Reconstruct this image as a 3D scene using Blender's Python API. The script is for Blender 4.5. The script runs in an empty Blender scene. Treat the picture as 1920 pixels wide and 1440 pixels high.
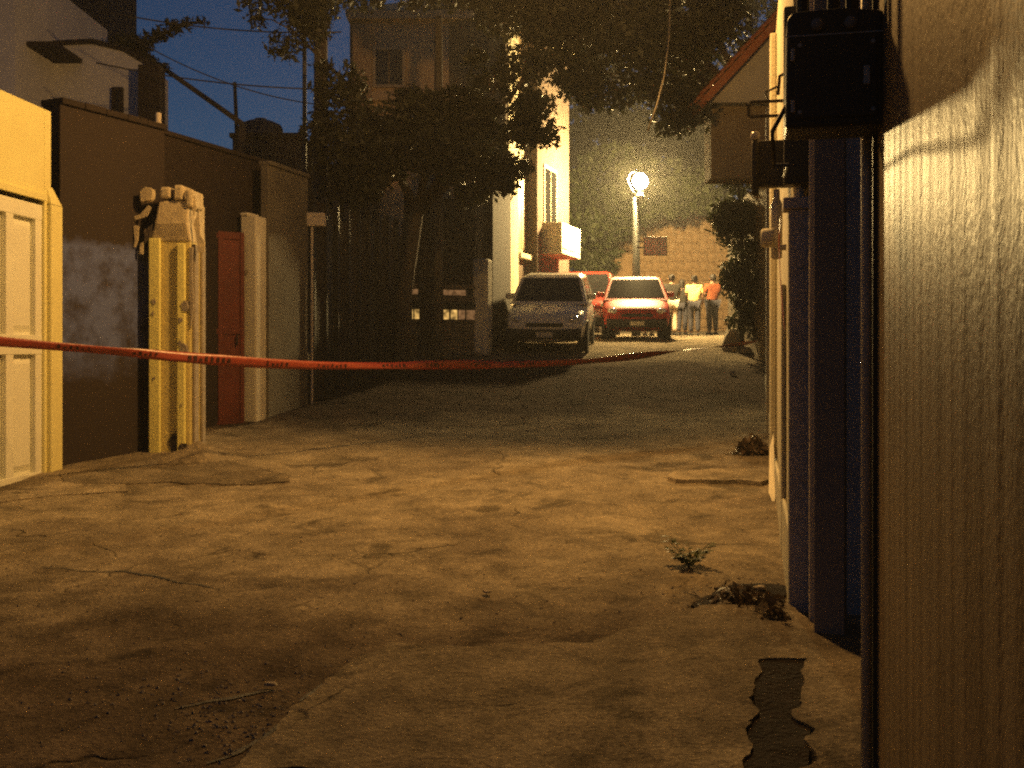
import bpy, bmesh, math, random
import numpy as np
from mathutils import Vector, Matrix, noise
from mathutils.geometry import delaunay_2d_cdt

scene = bpy.context.scene
COL = scene.collection
R = math.radians
random.seed(7)
rng = np.random.default_rng(7)

# ------------------------------------------------------------------ camera
FPX, CXP, HYP, EYE = 2000.0, 960.0, 655.0, 1.55
cd = bpy.data.cameras.new('camera')
cam = bpy.data.objects.new('camera', cd)
COL.objects.link(cam)
cd.sensor_width = 36.0
cd.lens = 36.0 * FPX / 1920.0
cd.shift_y = -(720.0 - HYP) / 1920.0
cd.clip_start, cd.clip_end = 0.05, 2000.0
cam.location = (0, 0, EYE)
cam.rotation_euler = (R(90), 0, 0)
scene.camera = cam

# ------------------------------------------------------------------ world: blue dusk
world = bpy.data.worlds.new('World')
scene.world = world
world.use_nodes = True
wn = world.node_tree.nodes
wl = world.node_tree.links
wn.clear()
sky = wn.new('ShaderNodeTexSky')
sky.sky_type = 'NISHITA'
sky.sun_disc = False
sky.sun_elevation = R(0.5)
sky.sun_rotation = R(0)
sky.altitude = 2000
sky.air_density = 1.0
sky.dust_density = 0.6
sky.ozone_density = 3.5
bg = wn.new('ShaderNodeBackground')
bg.inputs['Strength'].default_value = 0.085
wo = wn.new('ShaderNodeOutputWorld')
wl.new(sky.outputs[0], bg.inputs[0])
wl.new(bg.outputs[0], wo.inputs[0])

scene.view_settings.view_transform = 'Standard'
scene.view_settings.look = 'None'
scene.view_settings.exposure = 0.0
scene.view_settings.gamma = 1.0
scene.view_settings.use_curve_mapping = False
scene.cycles.use_denoising = False   # leaves a little low-light grain, as in the photograph
scene.cycles.use_adaptive_sampling = True
scene.cycles.adaptive_threshold = .03
scene.cycles.max_bounces = 5
scene.cycles.diffuse_bounces = 3
scene.cycles.volume_bounces = 0
scene.cycles.sample_clamp_indirect = 2.5
scene.cycles.caustics_reflective = False
scene.cycles.caustics_refractive = False
scene.cycles.filter_width = 2.2

# lamps (their fittings are built further down)
NEAR_LAMP = Vector((0.3, 9.9, 6.2))
FAR_LAMP = Vector((3.39, 28.2, 5.99))
NEAR_COLOR = (1.0, 0.53, 0.145)
FAR_COLOR = (1.0, 0.68, 0.26)
NEAR_POWER = 1720.0
FAR_STRENGTH = 4900.0


# ------------------------------------------------------------------ helpers
def px(x, y, Y):
    """world point seen at photo pixel (x, y) at depth Y"""
    return Vector(((x - CXP) / FPX * Y, Y, EYE - (y - HYP) / FPX * Y))


GY = [-30, 0, 4, 6, 8, 9.8, 12, 14, 16, 18, 20, 21.5, 24, 28, 32, 38, 60, 120, 900]
GZ = [-.15, 0, .03, .08, .17, .28, .40, .56, .80, 1.10, 1.42, 1.56, 1.75, 1.88, 2.0, 2.2, 2.7, 3.5, 5.0]


def g0(Y):
    return float(np.interp(Y, GY, GZ))


def gsmooth(Y):
    return (g0(Y - .9) + g0(Y - .45) + g0(Y) + g0(Y + .45) + g0(Y + .9)) / 5


TRENCH = [(1.169, 5.03), (1.396, 5.04), (1.307, 4.71), (1.215, 4.5), (1.169, 4.33), (1.16, 4.18), (1.057, 3.81), (1.005, 3.69), (.803, 3.69), (.927, 4.12), (1.019, 4.43), (1.07, 4.71)]


def trench_depth(X, Y):
    return 0.0   # the hole is only as deep as the broken slab
    n = len(TRENCH); ins = False; dm = 9.0
    for i in range(n):
        (ax, ay), (bx, by) = TRENCH[i], TRENCH[(i + 1) % n]
        if (ay > Y) != (by > Y) and X < (bx - ax) * (Y - ay) / (by - ay) + ax: ins = not ins
        L2 = (bx - ax) ** 2 + (by - ay) ** 2
        t = max(0, min(1, ((X - ax) * (bx - ax) + (Y - ay) * (by - ay)) / L2))
        dm = min(dm, math.hypot(X - ax - t * (bx - ax), Y - ay - t * (by - ay)))
    return min(.035, dm * 2.4) if ins else 0.0


def ground(X, Y):
    z = gsmooth(Y) - trench_depth(X, Y)
    if Y < 40 and abs(X) < 14:
        z += .018 * noise.noise(Vector((X * .7, Y * .7, 3.1))) + .013 * noise.noise(Vector((X * 2.3, Y * 2.3, 9.7)))
        z += .008 * noise.noise(Vector((X * 6.0, Y * 6.0, 1.7)))
    return z


def gpx(x, y):
    """ground point under a photo pixel"""
    Y = 1.5
    while Y < 60:
        X = (x - CXP) / FPX * Y
        if HYP + (EYE - gsmooth(Y)) / Y * FPX <= y:
            return Vector((X, Y, ground(X, Y)))
        Y += .02
    return Vector((X, Y, gsmooth(Y)))


def tag(o, label=None, cat=None, group=None, kind=None):
    if label: o['label'] = label
    if cat: o['category'] = cat
    if group: o['group'] = group
    if kind: o['kind'] = kind
    return o


def empty(name, loc=(0, 0, 0), rz=0.0, label=None, cat=None, group=None):
    o = bpy.data.objects.new(name, None)
    o.empty_display_size = .1
    COL.objects.link(o)
    o.location = loc
    o.rotation_euler = (0, 0, rz)
    return tag(o, label, cat, group)


class MB:
    def __init__(s):
        s.v, s.f = [], []

    def add(s, vs, fs):
        n = len(s.v)
        s.v += [tuple(v) for v in vs]
        s.f += [tuple(i + n for i in f) for f in fs]
        return s

    def box(s, x0, x1, y0, y1, z0, z1, m=None):
        vs = [Vector(p) for p in ((x0, y0, z0), (x1, y0, z0), (x1, y1, z0), (x0, y1, z0), (x0, y0, z1), (x1, y0, z1), (x1, y1, z1), (x0, y1, z1))]
        if m: vs = [m @ v for v in vs]
        return s.add(vs, [(0, 3, 2, 1), (4, 5, 6, 7), (0, 1, 5, 4), (1, 2, 6, 5), (2, 3, 7, 6), (3, 0, 4, 7)])

    def prism(s, poly, axis, a, b):
        """poly of 2D points extruded along axis ('x','y','z') from a to b"""
        n = len(poly)
        def mk(p, t):
            return {'x': (t, p[0], p[1]), 'y': (p[0], t, p[1]), 'z': (p[0], p[1], t)}[axis]
        vs = [mk(p, a) for p in poly] + [mk(p, b) for p in poly]
        fs = [tuple(range(n - 1, -1, -1)), tuple(range(n, 2 * n))]
        fs += [(i, (i + 1) % n, n + (i + 1) % n, n + i) for i in range(n)]
        return s.add(vs, fs)

    def tube(s, pts, rad, n=8, caps=True):
        pts = [Vector(p) for p in pts]
        if not hasattr(rad, '__len__'): rad = [rad] * len(pts)
        rings = []
        up = Vector((0, 0, 1))
        prev = None
        for i, p in enumerate(pts):
            d = (pts[min(i + 1, len(pts) - 1)] - pts[max(i - 1, 0)]).normalized()
            if prev is None:
                u = d.cross(up)
                if u.length < 1e-3: u = Vector((1, 0, 0))
                u.normalize()
            else:
                u = (prev - d * prev.dot(d))
                if u.length < 1e-4: u = d.orthogonal()
                u.normalize()
            prev = u
            w = d.cross(u)
            rings.append([p + (u * math.cos(2 * math.pi * k / n) + w * math.sin(2 * math.pi * k / n)) * rad[i] for k in range(n)])
        vs = [q for r in rings for q in r]
        fs = []
        for i in range(len(rings) - 1):
            for k in range(n):
                fs.append((i * n + k, i * n + (k + 1) % n, (i + 1) * n + (k + 1) % n, (i + 1) * n + k))
        if caps:
            fs.append(tuple(range(n - 1, -1, -1)))
            fs.append(tuple((len(rings) - 1) * n + k for k in range(n)))
        return s.add(vs, fs)

    def lathe(s, prof, n=16, c=(0, 0, 0), axis='z'):
        vs, fs = [], []
        for r, h in prof:
            for k in range(n):
                a = 2 * math.pi * k / n
                x, y = r * math.cos(a), r * math.sin(a)
                p = {'z': (x, y, h), 'y': (x, h, y), 'x': (h, x, y)}[axis]
                vs.append((p[0] + c[0], p[1] + c[1], p[2] + c[2]))
        m = len(prof)
        for i in range(m - 1):
            for k in range(n):
                fs.append((i * n + k, i * n + (k + 1) % n, (i + 1) * n + (k + 1) % n, (i + 1) * n + k))
        if prof[0][0] > 1e-4: fs.append(tuple(range(n - 1, -1, -1)))
        if prof[-1][0] > 1e-4: fs.append(tuple((m - 1) * n + k for k in range(n)))
        return s.add(vs, fs)

    def build(s, name, mat, parent=None, smooth=False, bevel=0, subsurf=0, fix=True):
        me = bpy.data.meshes.new(name)
        me.from_pydata(s.v, [], s.f)
        if fix:
            b = bmesh.new(); b.from_mesh(me)
            bmesh.ops.recalc_face_normals(b, faces=b.faces)
            b.to_mesh(me); b.free()
        if smooth: me.polygons.foreach_set('use_smooth', [True] * len(me.polygons))
        if mat: me.materials.append(mat)
        o = bpy.data.objects.new(name, me)
        COL.objects.link(o)
        if parent: o.parent = parent
        if bevel:
            m = o.modifiers.new('bevel', 'BEVEL'); m.width = bevel; m.segments = 2; m.limit_method = 'ANGLE'
        if subsurf:
            m = o.modifiers.new('subsurf', 'SUBSURF'); m.levels = subsurf; m.render_levels = subsurf
        return o


def copy_tree(o, parent=None):
    c = o.copy(); COL.objects.link(c); c.parent = parent
    for ch in list(o.children): copy_tree(ch, c)
    return c


# ------------------------------------------------------------------ materials
MATS = {}


def M(name, c1, c2=None, scale=3.0, rough=.85, bump=.25, bscale=40, metallic=0.0, spec=.4, speck=0.0, stretch=None, coat=0.0):
    """two colours mixed by cloudy noise + fine grain and relief, all in object space"""
    if name in MATS: return MATS[name]
    m = bpy.data.materials.new(name); m.use_nodes = True
    nt = m.node_tree; n = nt.nodes; l = nt.links
    b = n['Principled BSDF']
    b.inputs['Roughness'].default_value = rough
    b.inputs['Metallic'].default_value = metallic
    b.inputs['Specular IOR Level'].default_value = spec
    b.inputs['Coat Weight'].default_value = coat
    b.inputs['Coat Roughness'].default_value = .08
    tc = n.new('ShaderNodeTexCoord'); mp = n.new('ShaderNodeMapping')
    if stretch: mp.inputs['Scale'].default_value = stretch
    l.new(tc.outputs['Object'], mp.inputs[0])
    n1 = n.new('ShaderNodeTexNoise'); n1.inputs['Scale'].default_value = scale; n1.inputs['Detail'].default_value = 5; n1.inputs['Roughness'].default_value = .65
    l.new(mp.outputs[0], n1.inputs['Vector'])
    r1 = n.new('ShaderNodeValToRGB'); r1.color_ramp.elements[0].position = .35; r1.color_ramp.elements[1].position = .65
    c2 = c2 or tuple(x * .7 for x in c1)
    r1.color_ramp.elements[0].color = (*c1, 1); r1.color_ramp.elements[1].color = (*c2, 1)
    l.new(n1.outputs[0], r1.inputs[0])
    out = r1.outputs[0]
    n2 = n.new('ShaderNodeTexNoise'); n2.inputs['Scale'].default_value = bscale; n2.inputs['Detail'].default_value = 2
    l.new(mp.outputs[0], n2.inputs['Vector'])
    if speck:
        mx = n.new('ShaderNodeMix'); mx.data_type = 'RGBA'; mx.blend_type = 'MULTIPLY'; mx.inputs[0].default_value = 1.0
        r2 = n.new('ShaderNodeValToRGB'); r2.color_ramp.elements[0].position = .3; r2.color_ramp.elements[1].position = .7
        lo = 1 - speck
        r2.color_ramp.elements[0].color = (lo, lo, lo, 1); r2.color_ramp.elements[1].color = (1 + speck * .6,) * 3 + (1,)
        l.new(n2.outputs[0], r2.inputs[0]); l.new(out, mx.inputs[6]); l.new(r2.outputs[0], mx.inputs[7])
        out = mx.outputs[2]
    l.new(out, b.inputs['Base Color'])
    if bump:
        bp = n.new('ShaderNodeBump'); bp.inputs['Strength'].default_value = bump; bp.inputs['Distance'].default_value = .02
        ad = n.new('ShaderNodeMath'); ad.operation = 'ADD'
        l.new(n1.outputs[0], ad.inputs[0]); l.new(n2.outputs[0], ad.inputs[1])
        l.new(ad.outputs[0], bp.inputs['Height']); l.new(bp.outputs[0], b.inputs['Normal'])
    MATS[name] = m
    return m


def emit(name, c, s):
    m = bpy.data.materials.new(name); m.use_nodes = True
    b = m.node_tree.nodes['Principled BSDF']
    b.inputs['Base Color'].default_value = (*(x * .15 for x in c), 1)
    b.inputs['Emission Color'].default_value = (*c, 1)
    b.inputs['Emission Strength'].default_value = s
    MATS[name] = m
    return m


def leaf_mat(name, c1, c2, transl=.35):
    m = bpy.data.materials.new(name); m.use_nodes = True
    nt = m.node_tree; n = nt.nodes; l = nt.links
    b = n['Principled BSDF']; b.inputs['Roughness'].default_value = .55; b.inputs['Specular IOR Level'].default_value = .35
    ge = n.new('ShaderNodeNewGeometry'); r = n.new('ShaderNodeValToRGB')
    r.color_ramp.elements[0].color = (*c1, 1); r.color_ramp.elements[1].color = (*c2, 1)
    l.new(ge.outputs['Random Per Island'], r.inputs[0]); l.new(r.outputs[0], b.inputs['Base Color'])
    t = n.new('ShaderNodeBsdfTranslucent'); l.new(r.outputs[0], t.inputs[0])
    mx = n.new('ShaderNodeMixShader'); mx.inputs[0].default_value = transl
    l.new(b.outputs[0], mx.inputs[1]); l.new(t.outputs[0], mx.inputs[2])
    l.new(mx.outputs[0], n['Material Output'].inputs[0])
    MATS[name] = m
    return m


def paving(name, c1, c2, near_dark=None, crack_scale=.6, crack_amt=.6):
    """weathered paving: cloudy colour, stains, grit, a broken crack network and relief at several scales"""
    m = bpy.data.materials.new(name); m.use_nodes = True
    nt = m.node_tree; n = nt.nodes; l = nt.links; b = n['Principled BSDF']
    b.inputs['Roughness'].default_value = 1.0; b.inputs['Specular IOR Level'].default_value = .03
    tc = n.new('ShaderNodeTexCoord'); OB = tc.outputs['Object']
    def nz(scale, detail=6, rough=.6, dist=0.0, vec=None):
        q = n.new('ShaderNodeTexNoise'); q.inputs['Scale'].default_value = scale; q.inputs['Detail'].default_value = detail
        q.inputs['Roughness'].default_value = rough; q.inputs['Distortion'].default_value = dist
        l.new(vec or OB, q.inputs['Vector']); return q.outputs[0]
    def rng_(x, a, b_, lo=0.0, hi=1.0):
        q = n.new('ShaderNodeMapRange'); q.inputs['From Min'].default_value = a; q.inputs['From Max'].default_value = b_
        q.inputs['To Min'].default_value = lo; q.inputs['To Max'].default_value = hi
        l.new(x, q.inputs[0]); return q.outputs[0]
    def mth(op, a, b_, c=None):
        q = n.new('ShaderNodeMath'); q.operation = op
        for i_, v in enumerate((a, b_, c)):
            if v is None: continue
            if isinstance(v, (int, float)): q.inputs[i_].default_value = v
            else: l.new(v, q.inputs[i_])
        return q.outputs[0]
    def mul(col, fac):
        q = n.new('ShaderNodeMix'); q.data_type = 'RGBA'; q.blend_type = 'MULTIPLY'; q.inputs[0].default_value = 1.0
        l.new(col, q.inputs[6])
        cc = n.new('ShaderNodeCombineColor')
        for i_ in range(3): l.new(fac, cc.inputs[i_])
        l.new(cc.outputs[0], q.inputs[7]); return q.outputs[2]
    big = nz(.7, 6, .68, .5); mid = nz(3.2, 6, .7, .3); fine = nz(38, 3, .7); grit = nz(140, 1, .6)
    r = n.new('ShaderNodeValToRGB'); r.color_ramp.elements[0].position = .36; r.color_ramp.elements[1].position = .62
    r.color_ramp.elements[0].color = (*c2, 1); r.color_ramp.elements[1].color = (*c1, 1)
    l.new(big, r.inputs[0]); col = r.outputs[0]
    col = mul(col, rng_(mid, .3, .7, .55, 1.38))
    col = mul(col, rng_(fine, .3, .7, .62, 1.36))
    col = mul(col, rng_(grit, .25, .75, .6, 1.4))
    stain = rng_(nz(1.3, 5, .6, 1.2), .57, .66)
    col = mul(col, rng_(stain, 0, 1, 1.0, .52))
    # broken crack network
    wv = n.new('ShaderNodeVectorMath'); wv.operation = 'MULTIPLY_ADD'
    cn = n.new('ShaderNodeTexNoise'); cn.inputs['Scale'].default_value = 1.6; cn.inputs['Detail'].default_value = 3; l.new(OB, cn.inputs['Vector'])
    l.new(cn.outputs['Color'], wv.inputs[0]); wv.inputs[1].default_value = (.9, .9, .0); l.new(OB, wv.inputs[2])
    vo = n.new('ShaderNodeTexVoronoi'); vo.feature = 'DISTANCE_TO_EDGE'; vo.inputs['Scale'].default_value = crack_scale
    l.new(wv.outputs[0], vo.inputs['Vector'])
    line = rng_(vo.outputs['Distance'], .0, .013, 1.0, 0.0)
    gate_ = rng_(nz(.9, 3), .52, .62)
    crk = mth('MULTIPLY', line, gate_)
    col = mul(col, rng_(crk, 0, 1, 1.0, 1.0 - crack_amt))
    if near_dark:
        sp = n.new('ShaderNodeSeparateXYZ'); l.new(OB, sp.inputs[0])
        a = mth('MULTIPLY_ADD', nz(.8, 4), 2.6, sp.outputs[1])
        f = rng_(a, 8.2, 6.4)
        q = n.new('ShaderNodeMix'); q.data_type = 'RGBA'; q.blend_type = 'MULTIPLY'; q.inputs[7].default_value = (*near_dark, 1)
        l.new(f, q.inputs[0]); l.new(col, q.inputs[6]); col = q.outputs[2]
        # darker asphalt before the crest, its colour deepened to carry the shade band
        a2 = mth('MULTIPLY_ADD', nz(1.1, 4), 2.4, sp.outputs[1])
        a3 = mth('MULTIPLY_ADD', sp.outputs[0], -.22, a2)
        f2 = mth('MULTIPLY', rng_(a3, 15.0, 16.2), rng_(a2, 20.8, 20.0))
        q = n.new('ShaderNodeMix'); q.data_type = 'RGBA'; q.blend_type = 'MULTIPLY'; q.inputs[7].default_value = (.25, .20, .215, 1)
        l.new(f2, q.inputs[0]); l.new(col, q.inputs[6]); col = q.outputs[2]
    l.new(col, b.inputs['Base Color'])
    hgt = mth('ADD', mth('MULTIPLY', mid, .9), mth('MULTIPLY', fine, .35))
    hgt = mth('ADD', hgt, mth('MULTIPLY', grit, .12))
    hgt = mth('SUBTRACT', hgt, mth('MULTIPLY', crk, .6))
    bp = n.new('ShaderNodeBump'); bp.inputs['Strength'].default_value = 1.0; bp.inputs['Distance'].default_value = .035
    l.new(hgt, bp.inputs['Height']); l.new(bp.outputs[0], b.inputs['Normal'])
    MATS[name] = m
    return m


# near road: darker asphalt, with some fading of the light painted in
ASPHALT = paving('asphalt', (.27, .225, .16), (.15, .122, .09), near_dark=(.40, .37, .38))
CONCRETE = paving('concrete', (.20, .165, .118), (.115, .094, .07), crack_scale=.8)
DUST = paving('dusty_concrete', (.30, .25, .18), (.19, .157, .113), crack_scale=.7)
PATCH = M('asphalt_patch', (.15, .123, .09), (.19, .157, .115), 2.5, .88, .6, 60, speck=.45)
TAR = M('tar', (.03, .027, .024), (.05, .045, .04), 9, .8, .5, 60)
YELLOW = M('yellow_plaster', (.86, .80, .36), (.80, .73, .32), 1.6, .85, .15, 50, speck=.1)
GATEPAINT = M('cream_gate_paint', (.88, .88, .72), (.82, .81, .66), 2.2, .55, .08, 50, speck=.06)
PILLAR = M('ochre_pillar_paint', (.66, .56, .22), (.54, .45, .18), 4, .8, .3, 45, speck=.2)
CHIP = M('grey_plaster', (.36, .31, .24), (.26, .22, .18), 7, .9, .4, 50, speck=.25)
ORNAMENT = M('ornament_plaster', (.60, .51, .34), (.44, .37, .25), 8, .85, .4, 50, speck=.2)
REDMETAL = M('dark_red_paint', (.15, .028, .014), (.10, .018, .01), 3, .6, .15, 60, speck=.15)
WHITE = M('white_plaster', (.70, .65, .52), (.60, .55, .43), 2.5, .85, .2, 50, speck=.12)
GREYWALL = M('grey_wall', (.17, .15, .115), (.11, .095, .075), 1.5, .9, .35, 40, speck=.3)
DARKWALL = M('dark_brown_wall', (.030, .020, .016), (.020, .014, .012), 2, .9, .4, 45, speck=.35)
BLACKMETAL = M('black_metal', (.012, .011, .011), (.02, .018, .017), 5, .5, .1, 60)
DARKSTEEL = M('dark_blue_steel', (.20, .165, .165), (.24, .195, .18), 3, .6, .12, 60)
BROWNHOUSE = M('brown_house_wall', (.62, .43, .25), (.46, .32, .18), 1.2, .9, .25, 30, speck=.2)
BLUEHOUSE = M('grey_blue_house_wall', (.58, .58, .62), (.48, .48, .52), .9, .9, .25, 30, speck=.15)
FACADE = M('white_facade', (.74, .66, .46), (.66, .58, .40), 1.5, .85, .12, 40)
TAN = M('tan_facade', (.42, .33, .22), (.36, .28, .18), 2, .85, .2, 40)
ORANGEWALL = M('orange_wall', (.36, .24, .135), (.26, .17, .09), 3.5, .9, .5, 14, speck=.45)
CREAMWALL = M('cream_wall', (.46, .42, .31), (.36, .33, .24), 1.7, .88, .3, 45, speck=.18)
MAUVE = M('mauve_grey_plaster', (.52, .45, .42), (.40, .35, .33), 3, .9, .3, 50, speck=.25)
PALESTEEL = M('pale_steel', (.66, .58, .46), (.52, .45, .36), 6, .5, .15, 60, speck=.15)
TILE = M('roof_tile', (.36, .12, .04), (.27, .085, .03), 5, .8, .3, 50, speck=.2)
BARK = M('bark', (.085, .065, .05), (.05, .038, .03), 6, .95, .8, 30, stretch=(1, 1, .25))
WOODPOLE = M('pole_wood', (.10, .08, .06), (.07, .055, .045), 5, .9, .5, 40, stretch=(1, 1, .2))
GLASS = M('dark_glass', (.012, .012, .013), (.016, .016, .017), 2, .14, 0, 10, spec=.3)
RUBBER = M('tyre_rubber', (.012, .012, .012), (.018, .018, .018), 8, .85, .2, 60)
RIM = M('wheel_rim', (.35, .34, .33), (.28, .27, .26), 6, .35, 0, 30, metallic=.8)
SILVER = M('silver_car_paint', (.82, .78, .68), (.80, .76, .66), 2, .35, 0, 10, metallic=0, coat=.25)
CARRED = M('red_car_paint', (.33, .035, .022), (.30, .03, .02), 2, .25, 0, 10, coat=.8)
CARRED2 = M('dark_red_car_paint', (.36, .032, .026), (.33, .03, .024), 2, .5, 0, 10, spec=.2, coat=0)
PLASTIC = M('black_plastic', (.016, .016, .016), (.022, .022, .022), 6, .55, .1, 60)
LENS = M('headlight_lens', (.75, .74, .70), (.65, .64, .60), 8, .1, 0, 20, spec=.8, metallic=.5)
SKIN = M('skin', (.20, .11, .07), (.18, .10, .06), 5, .6, 0, 30)
HAIR = M('hair', (.012, .009, .008), (.018, .013, .011), 9, .6, .2, 60)
TAPE = M('red_tape', (.34, .055, .03), (.27, .04, .024), 6, .35, .1, 30, spec=.6)
TAPEINK = M('tape_ink', (.03, .008, .006), (.04, .01, .008), 6, .5, 0, 30)
LEAF_A = leaf_mat('leaf_dark', (.014, .017, .008), (.030, .034, .015), .25)
LEAF_B = leaf_mat('leaf_green', (.022, .034, .009), (.05, .062, .018), .35)
LEAF_C = leaf_mat('leaf_hedge', (.018, .024, .010), (.04, .048, .018), .3)
WEED = leaf_mat('leaf_weed', (.05, .07, .02), (.09, .10, .035), .3)
DRYLEAF = leaf_mat('leaf_dry', (.05, .032, .02), (.09, .055, .032), .15)
STONE = M('dark_stone', (.10, .08, .068), (.045, .037, .033), 7, .92, 1.0, 28, speck=.4)
RUBBLE = M('rubble', (.32, .26, .19), (.22, .18, .13), 5, .92, .6, 30, speck=.3)
SOIL = M('soil', (.022, .015, .012), (.014, .010, .008), 6, .95, .8, 40, speck=.4, spec=.05)
SIGN = M('sign_back', (.20, .17, .17), (.16, .135, .135), 5, .6, .05, 40)
CERAMIC = M('ceramic', (.55, .50, .44), (.48, .43, .38), 5, .25, 0, 30)
CABLE = M('cable', (.03, .028, .026), (.04, .037, .034), 5, .6, 0, 30)
PALECABLE = M('pale_cable', (.28, .25, .21), (.24, .21, .18), 5, .6, 0, 30)


def corrugated_paint():
    m = bpy.data.materials.new('brown_sheet_paint'); m.use_nodes = True
    nt = m.node_tree; n = nt.nodes; l = nt.links; b = n['Principled BSDF']
    tc = n.new('ShaderNodeTexCoord'); mp = n.new('ShaderNodeMapping'); mp.inputs['Scale'].default_value = (14, 14, .7)
    l.new(tc.outputs['Object'], mp.inputs[0])
    a = n.new('ShaderNodeTexNoise'); a.inputs['Scale'].default_value = 1.0; a.inputs['Detail'].default_value = 6
    l.new(mp.outputs[0], a.inputs['Vector'])
    r = n.new('ShaderNodeValToRGB'); r.color_ramp.elements[0].position = .36; r.color_ramp.elements[1].position = .64
    r.color_ramp.elements[0].color = (.095, .066, .038, 1); r.color_ramp.elements[1].color = (.215, .155, .092, 1)
    st = n.new('ShaderNodeTexNoise'); st.inputs['Scale'].default_value = 1.9; st.inputs['Detail'].default_value = 7; st.inputs['Roughness'].default_value = .7
    l.new(tc.outputs['Object'], st.inputs['Vector'])
    gr = n.new('ShaderNodeTexNoise'); gr.inputs['Scale'].default_value = 70; gr.inputs['Detail'].default_value = 3
    l.new(tc.outputs['Object'], gr.inputs['Vector'])
    s1 = n.new('ShaderNodeMath'); s1.operation = 'MULTIPLY'; s1.inputs[1].default_value = .35; l.new(a.outputs[0], s1.inputs[0])
    s2 = n.new('ShaderNodeMath'); s2.operation = 'MULTIPLY_ADD'; s2.inputs[1].default_value = .35; l.new(st.outputs[0], s2.inputs[0]); l.new(s1.outputs[0], s2.inputs[2])
    s3 = n.new('ShaderNodeMath'); s3.operation = 'MULTIPLY_ADD'; s3.inputs[1].default_value = .30; l.new(gr.outputs[0], s3.inputs[0]); l.new(s2.outputs[0], s3.inputs[2])
    l.new(s3.outputs[0], r.inputs[0]); l.new(r.outputs[0], b.inputs['Base Color'])
    f = n.new('ShaderNodeTexNoise'); f.inputs['Scale'].default_value = 45; f.inputs['Detail'].default_value = 3
    l.new(tc.outputs['Object'], f.inputs['Vector'])
    rr = n.new('ShaderNodeMapRange'); rr.inputs['To Min'].default_value = .42; rr.inputs['To Max'].default_value = .62
    l.new(a.outputs[0], rr.inputs[0]); l.new(rr.outputs[0], b.inputs['Roughness'])
    bp = n.new('ShaderNodeBump'); bp.inputs['Strength'].default_value = .3; bp.inputs['Distance'].default_value = .01
    ad = n.new('ShaderNodeMath'); l.new(a.outputs[0], ad.inputs[0]); l.new(f.outputs[0], ad.inputs[1])
    l.new(ad.outputs[0], bp.inputs['Height']); l.new(bp.outputs[0], b.inputs['Normal'])
    b.inputs['Specular IOR Level'].default_value = .10
    return m


SHEET = corrugated_paint()


def mural_paint():
    """dark brown wall with a worn blue-grey painted band"""
    m = bpy.data.materials.new('brown_wall_blue_band'); m.use_nodes = True
    nt = m.node_tree; n = nt.nodes; l = nt.links; b = n['Principled BSDF']
    b.inputs['Roughness'].default_value = .88
    tc = n.new('ShaderNodeTexCoord'); sp = n.new('ShaderNodeSeparateXYZ'); l.new(tc.outputs['Object'], sp.inputs[0])
    a = n.new('ShaderNodeTexNoise'); a.inputs['Scale'].default_value = 2.6; a.inputs['Detail'].default_value = 9; a.inputs['Roughness'].default_value = .7
    l.new(tc.outputs['Object'], a.inputs['Vector'])
    # ragged band between 1.55 and 2.75 m
    jit = n.new('ShaderNodeMath'); jit.operation = 'MULTIPLY_ADD'; jit.inputs[1].default_value = .5
    l.new(a.outputs[0], jit.inputs[0]); l.new(sp.outputs[2], jit.inputs[2])
    lo = n.new('ShaderNodeMapRange'); lo.inputs['From Min'].default_value = 1.45; lo.inputs['From Max'].default_value = 1.85
    hi = n.new('ShaderNodeMapRange'); hi.inputs['From Min'].default_value = 2.98; hi.inputs['From Max'].default_value = 2.90
    l.new(jit.outputs[0], lo.inputs[0]); l.new(jit.outputs[0], hi.inputs[0])
    mu = n.new('ShaderNodeMath'); mu.operation = 'MULTIPLY'; l.new(lo.outputs[0], mu.inputs[0]); l.new(hi.outputs[0], mu.inputs[1])
    wear = n.new('ShaderNodeMapRange'); wear.inputs['From Min'].default_value = .34; wear.inputs['From Max'].default_value = .55
    l.new(a.outputs[0], wear.inputs[0])
    mu2 = n.new('ShaderNodeMath'); mu2.operation = 'MULTIPLY'; l.new(mu.outputs[0], mu2.inputs[0]); l.new(wear.outputs[0], mu2.inputs[1])
    c = n.new('ShaderNodeMix'); c.data_type = 'RGBA'
    c.inputs[6].default_value = (.026, .017, .014, 1); c.inputs[7].default_value = (.095, .12, .28, 1)
    l.new(mu2.outputs[0], c.inputs[0]); l.new(c.outputs[2], b.inputs['Base Color'])
    bp = n.new('ShaderNodeBump'); bp.inputs['Strength'].default_value = .4; bp.inputs['Distance'].default_value = .02
    l.new(a.outputs[0], bp.inputs['Height']); l.new(bp.outputs[0], b.inputs['Normal'])
    return m


MURAL = mural_paint()

# ------------------------------------------------------------------ ground
def axis(segs):
    out = []
    for a, b, s in segs:
        out += list(np.arange(a, b - 1e-6, s))
    return np.array(out + [segs[-1][1]])


xs = axis([(-400, -40, 60), (-40, -8, 4), (-8, -5, .3), (-5, 5, .07), (5, 9, .3), (9, 45, 4), (45, 400, 60)])
ys = axis([(-30, 1, 2), (1, 3, .2), (3, 14, .07), (14, 24, .16), (24, 42, .5), (42, 100, 6), (100, 900, 80)])
vs = [(x, y, ground(x, y)) for y in ys for x in xs]
nx, ny = len(xs), len(ys)
fs = [(j * nx + i, j * nx + i + 1, (j + 1) * nx + i + 1, (j + 1) * nx + i) for j in range(ny - 1) for i in range(nx - 1)]
m_ = MB(); m_.v, m_.f = vs, fs
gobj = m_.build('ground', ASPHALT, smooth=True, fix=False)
tag(gobj, kind='structure')


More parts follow.
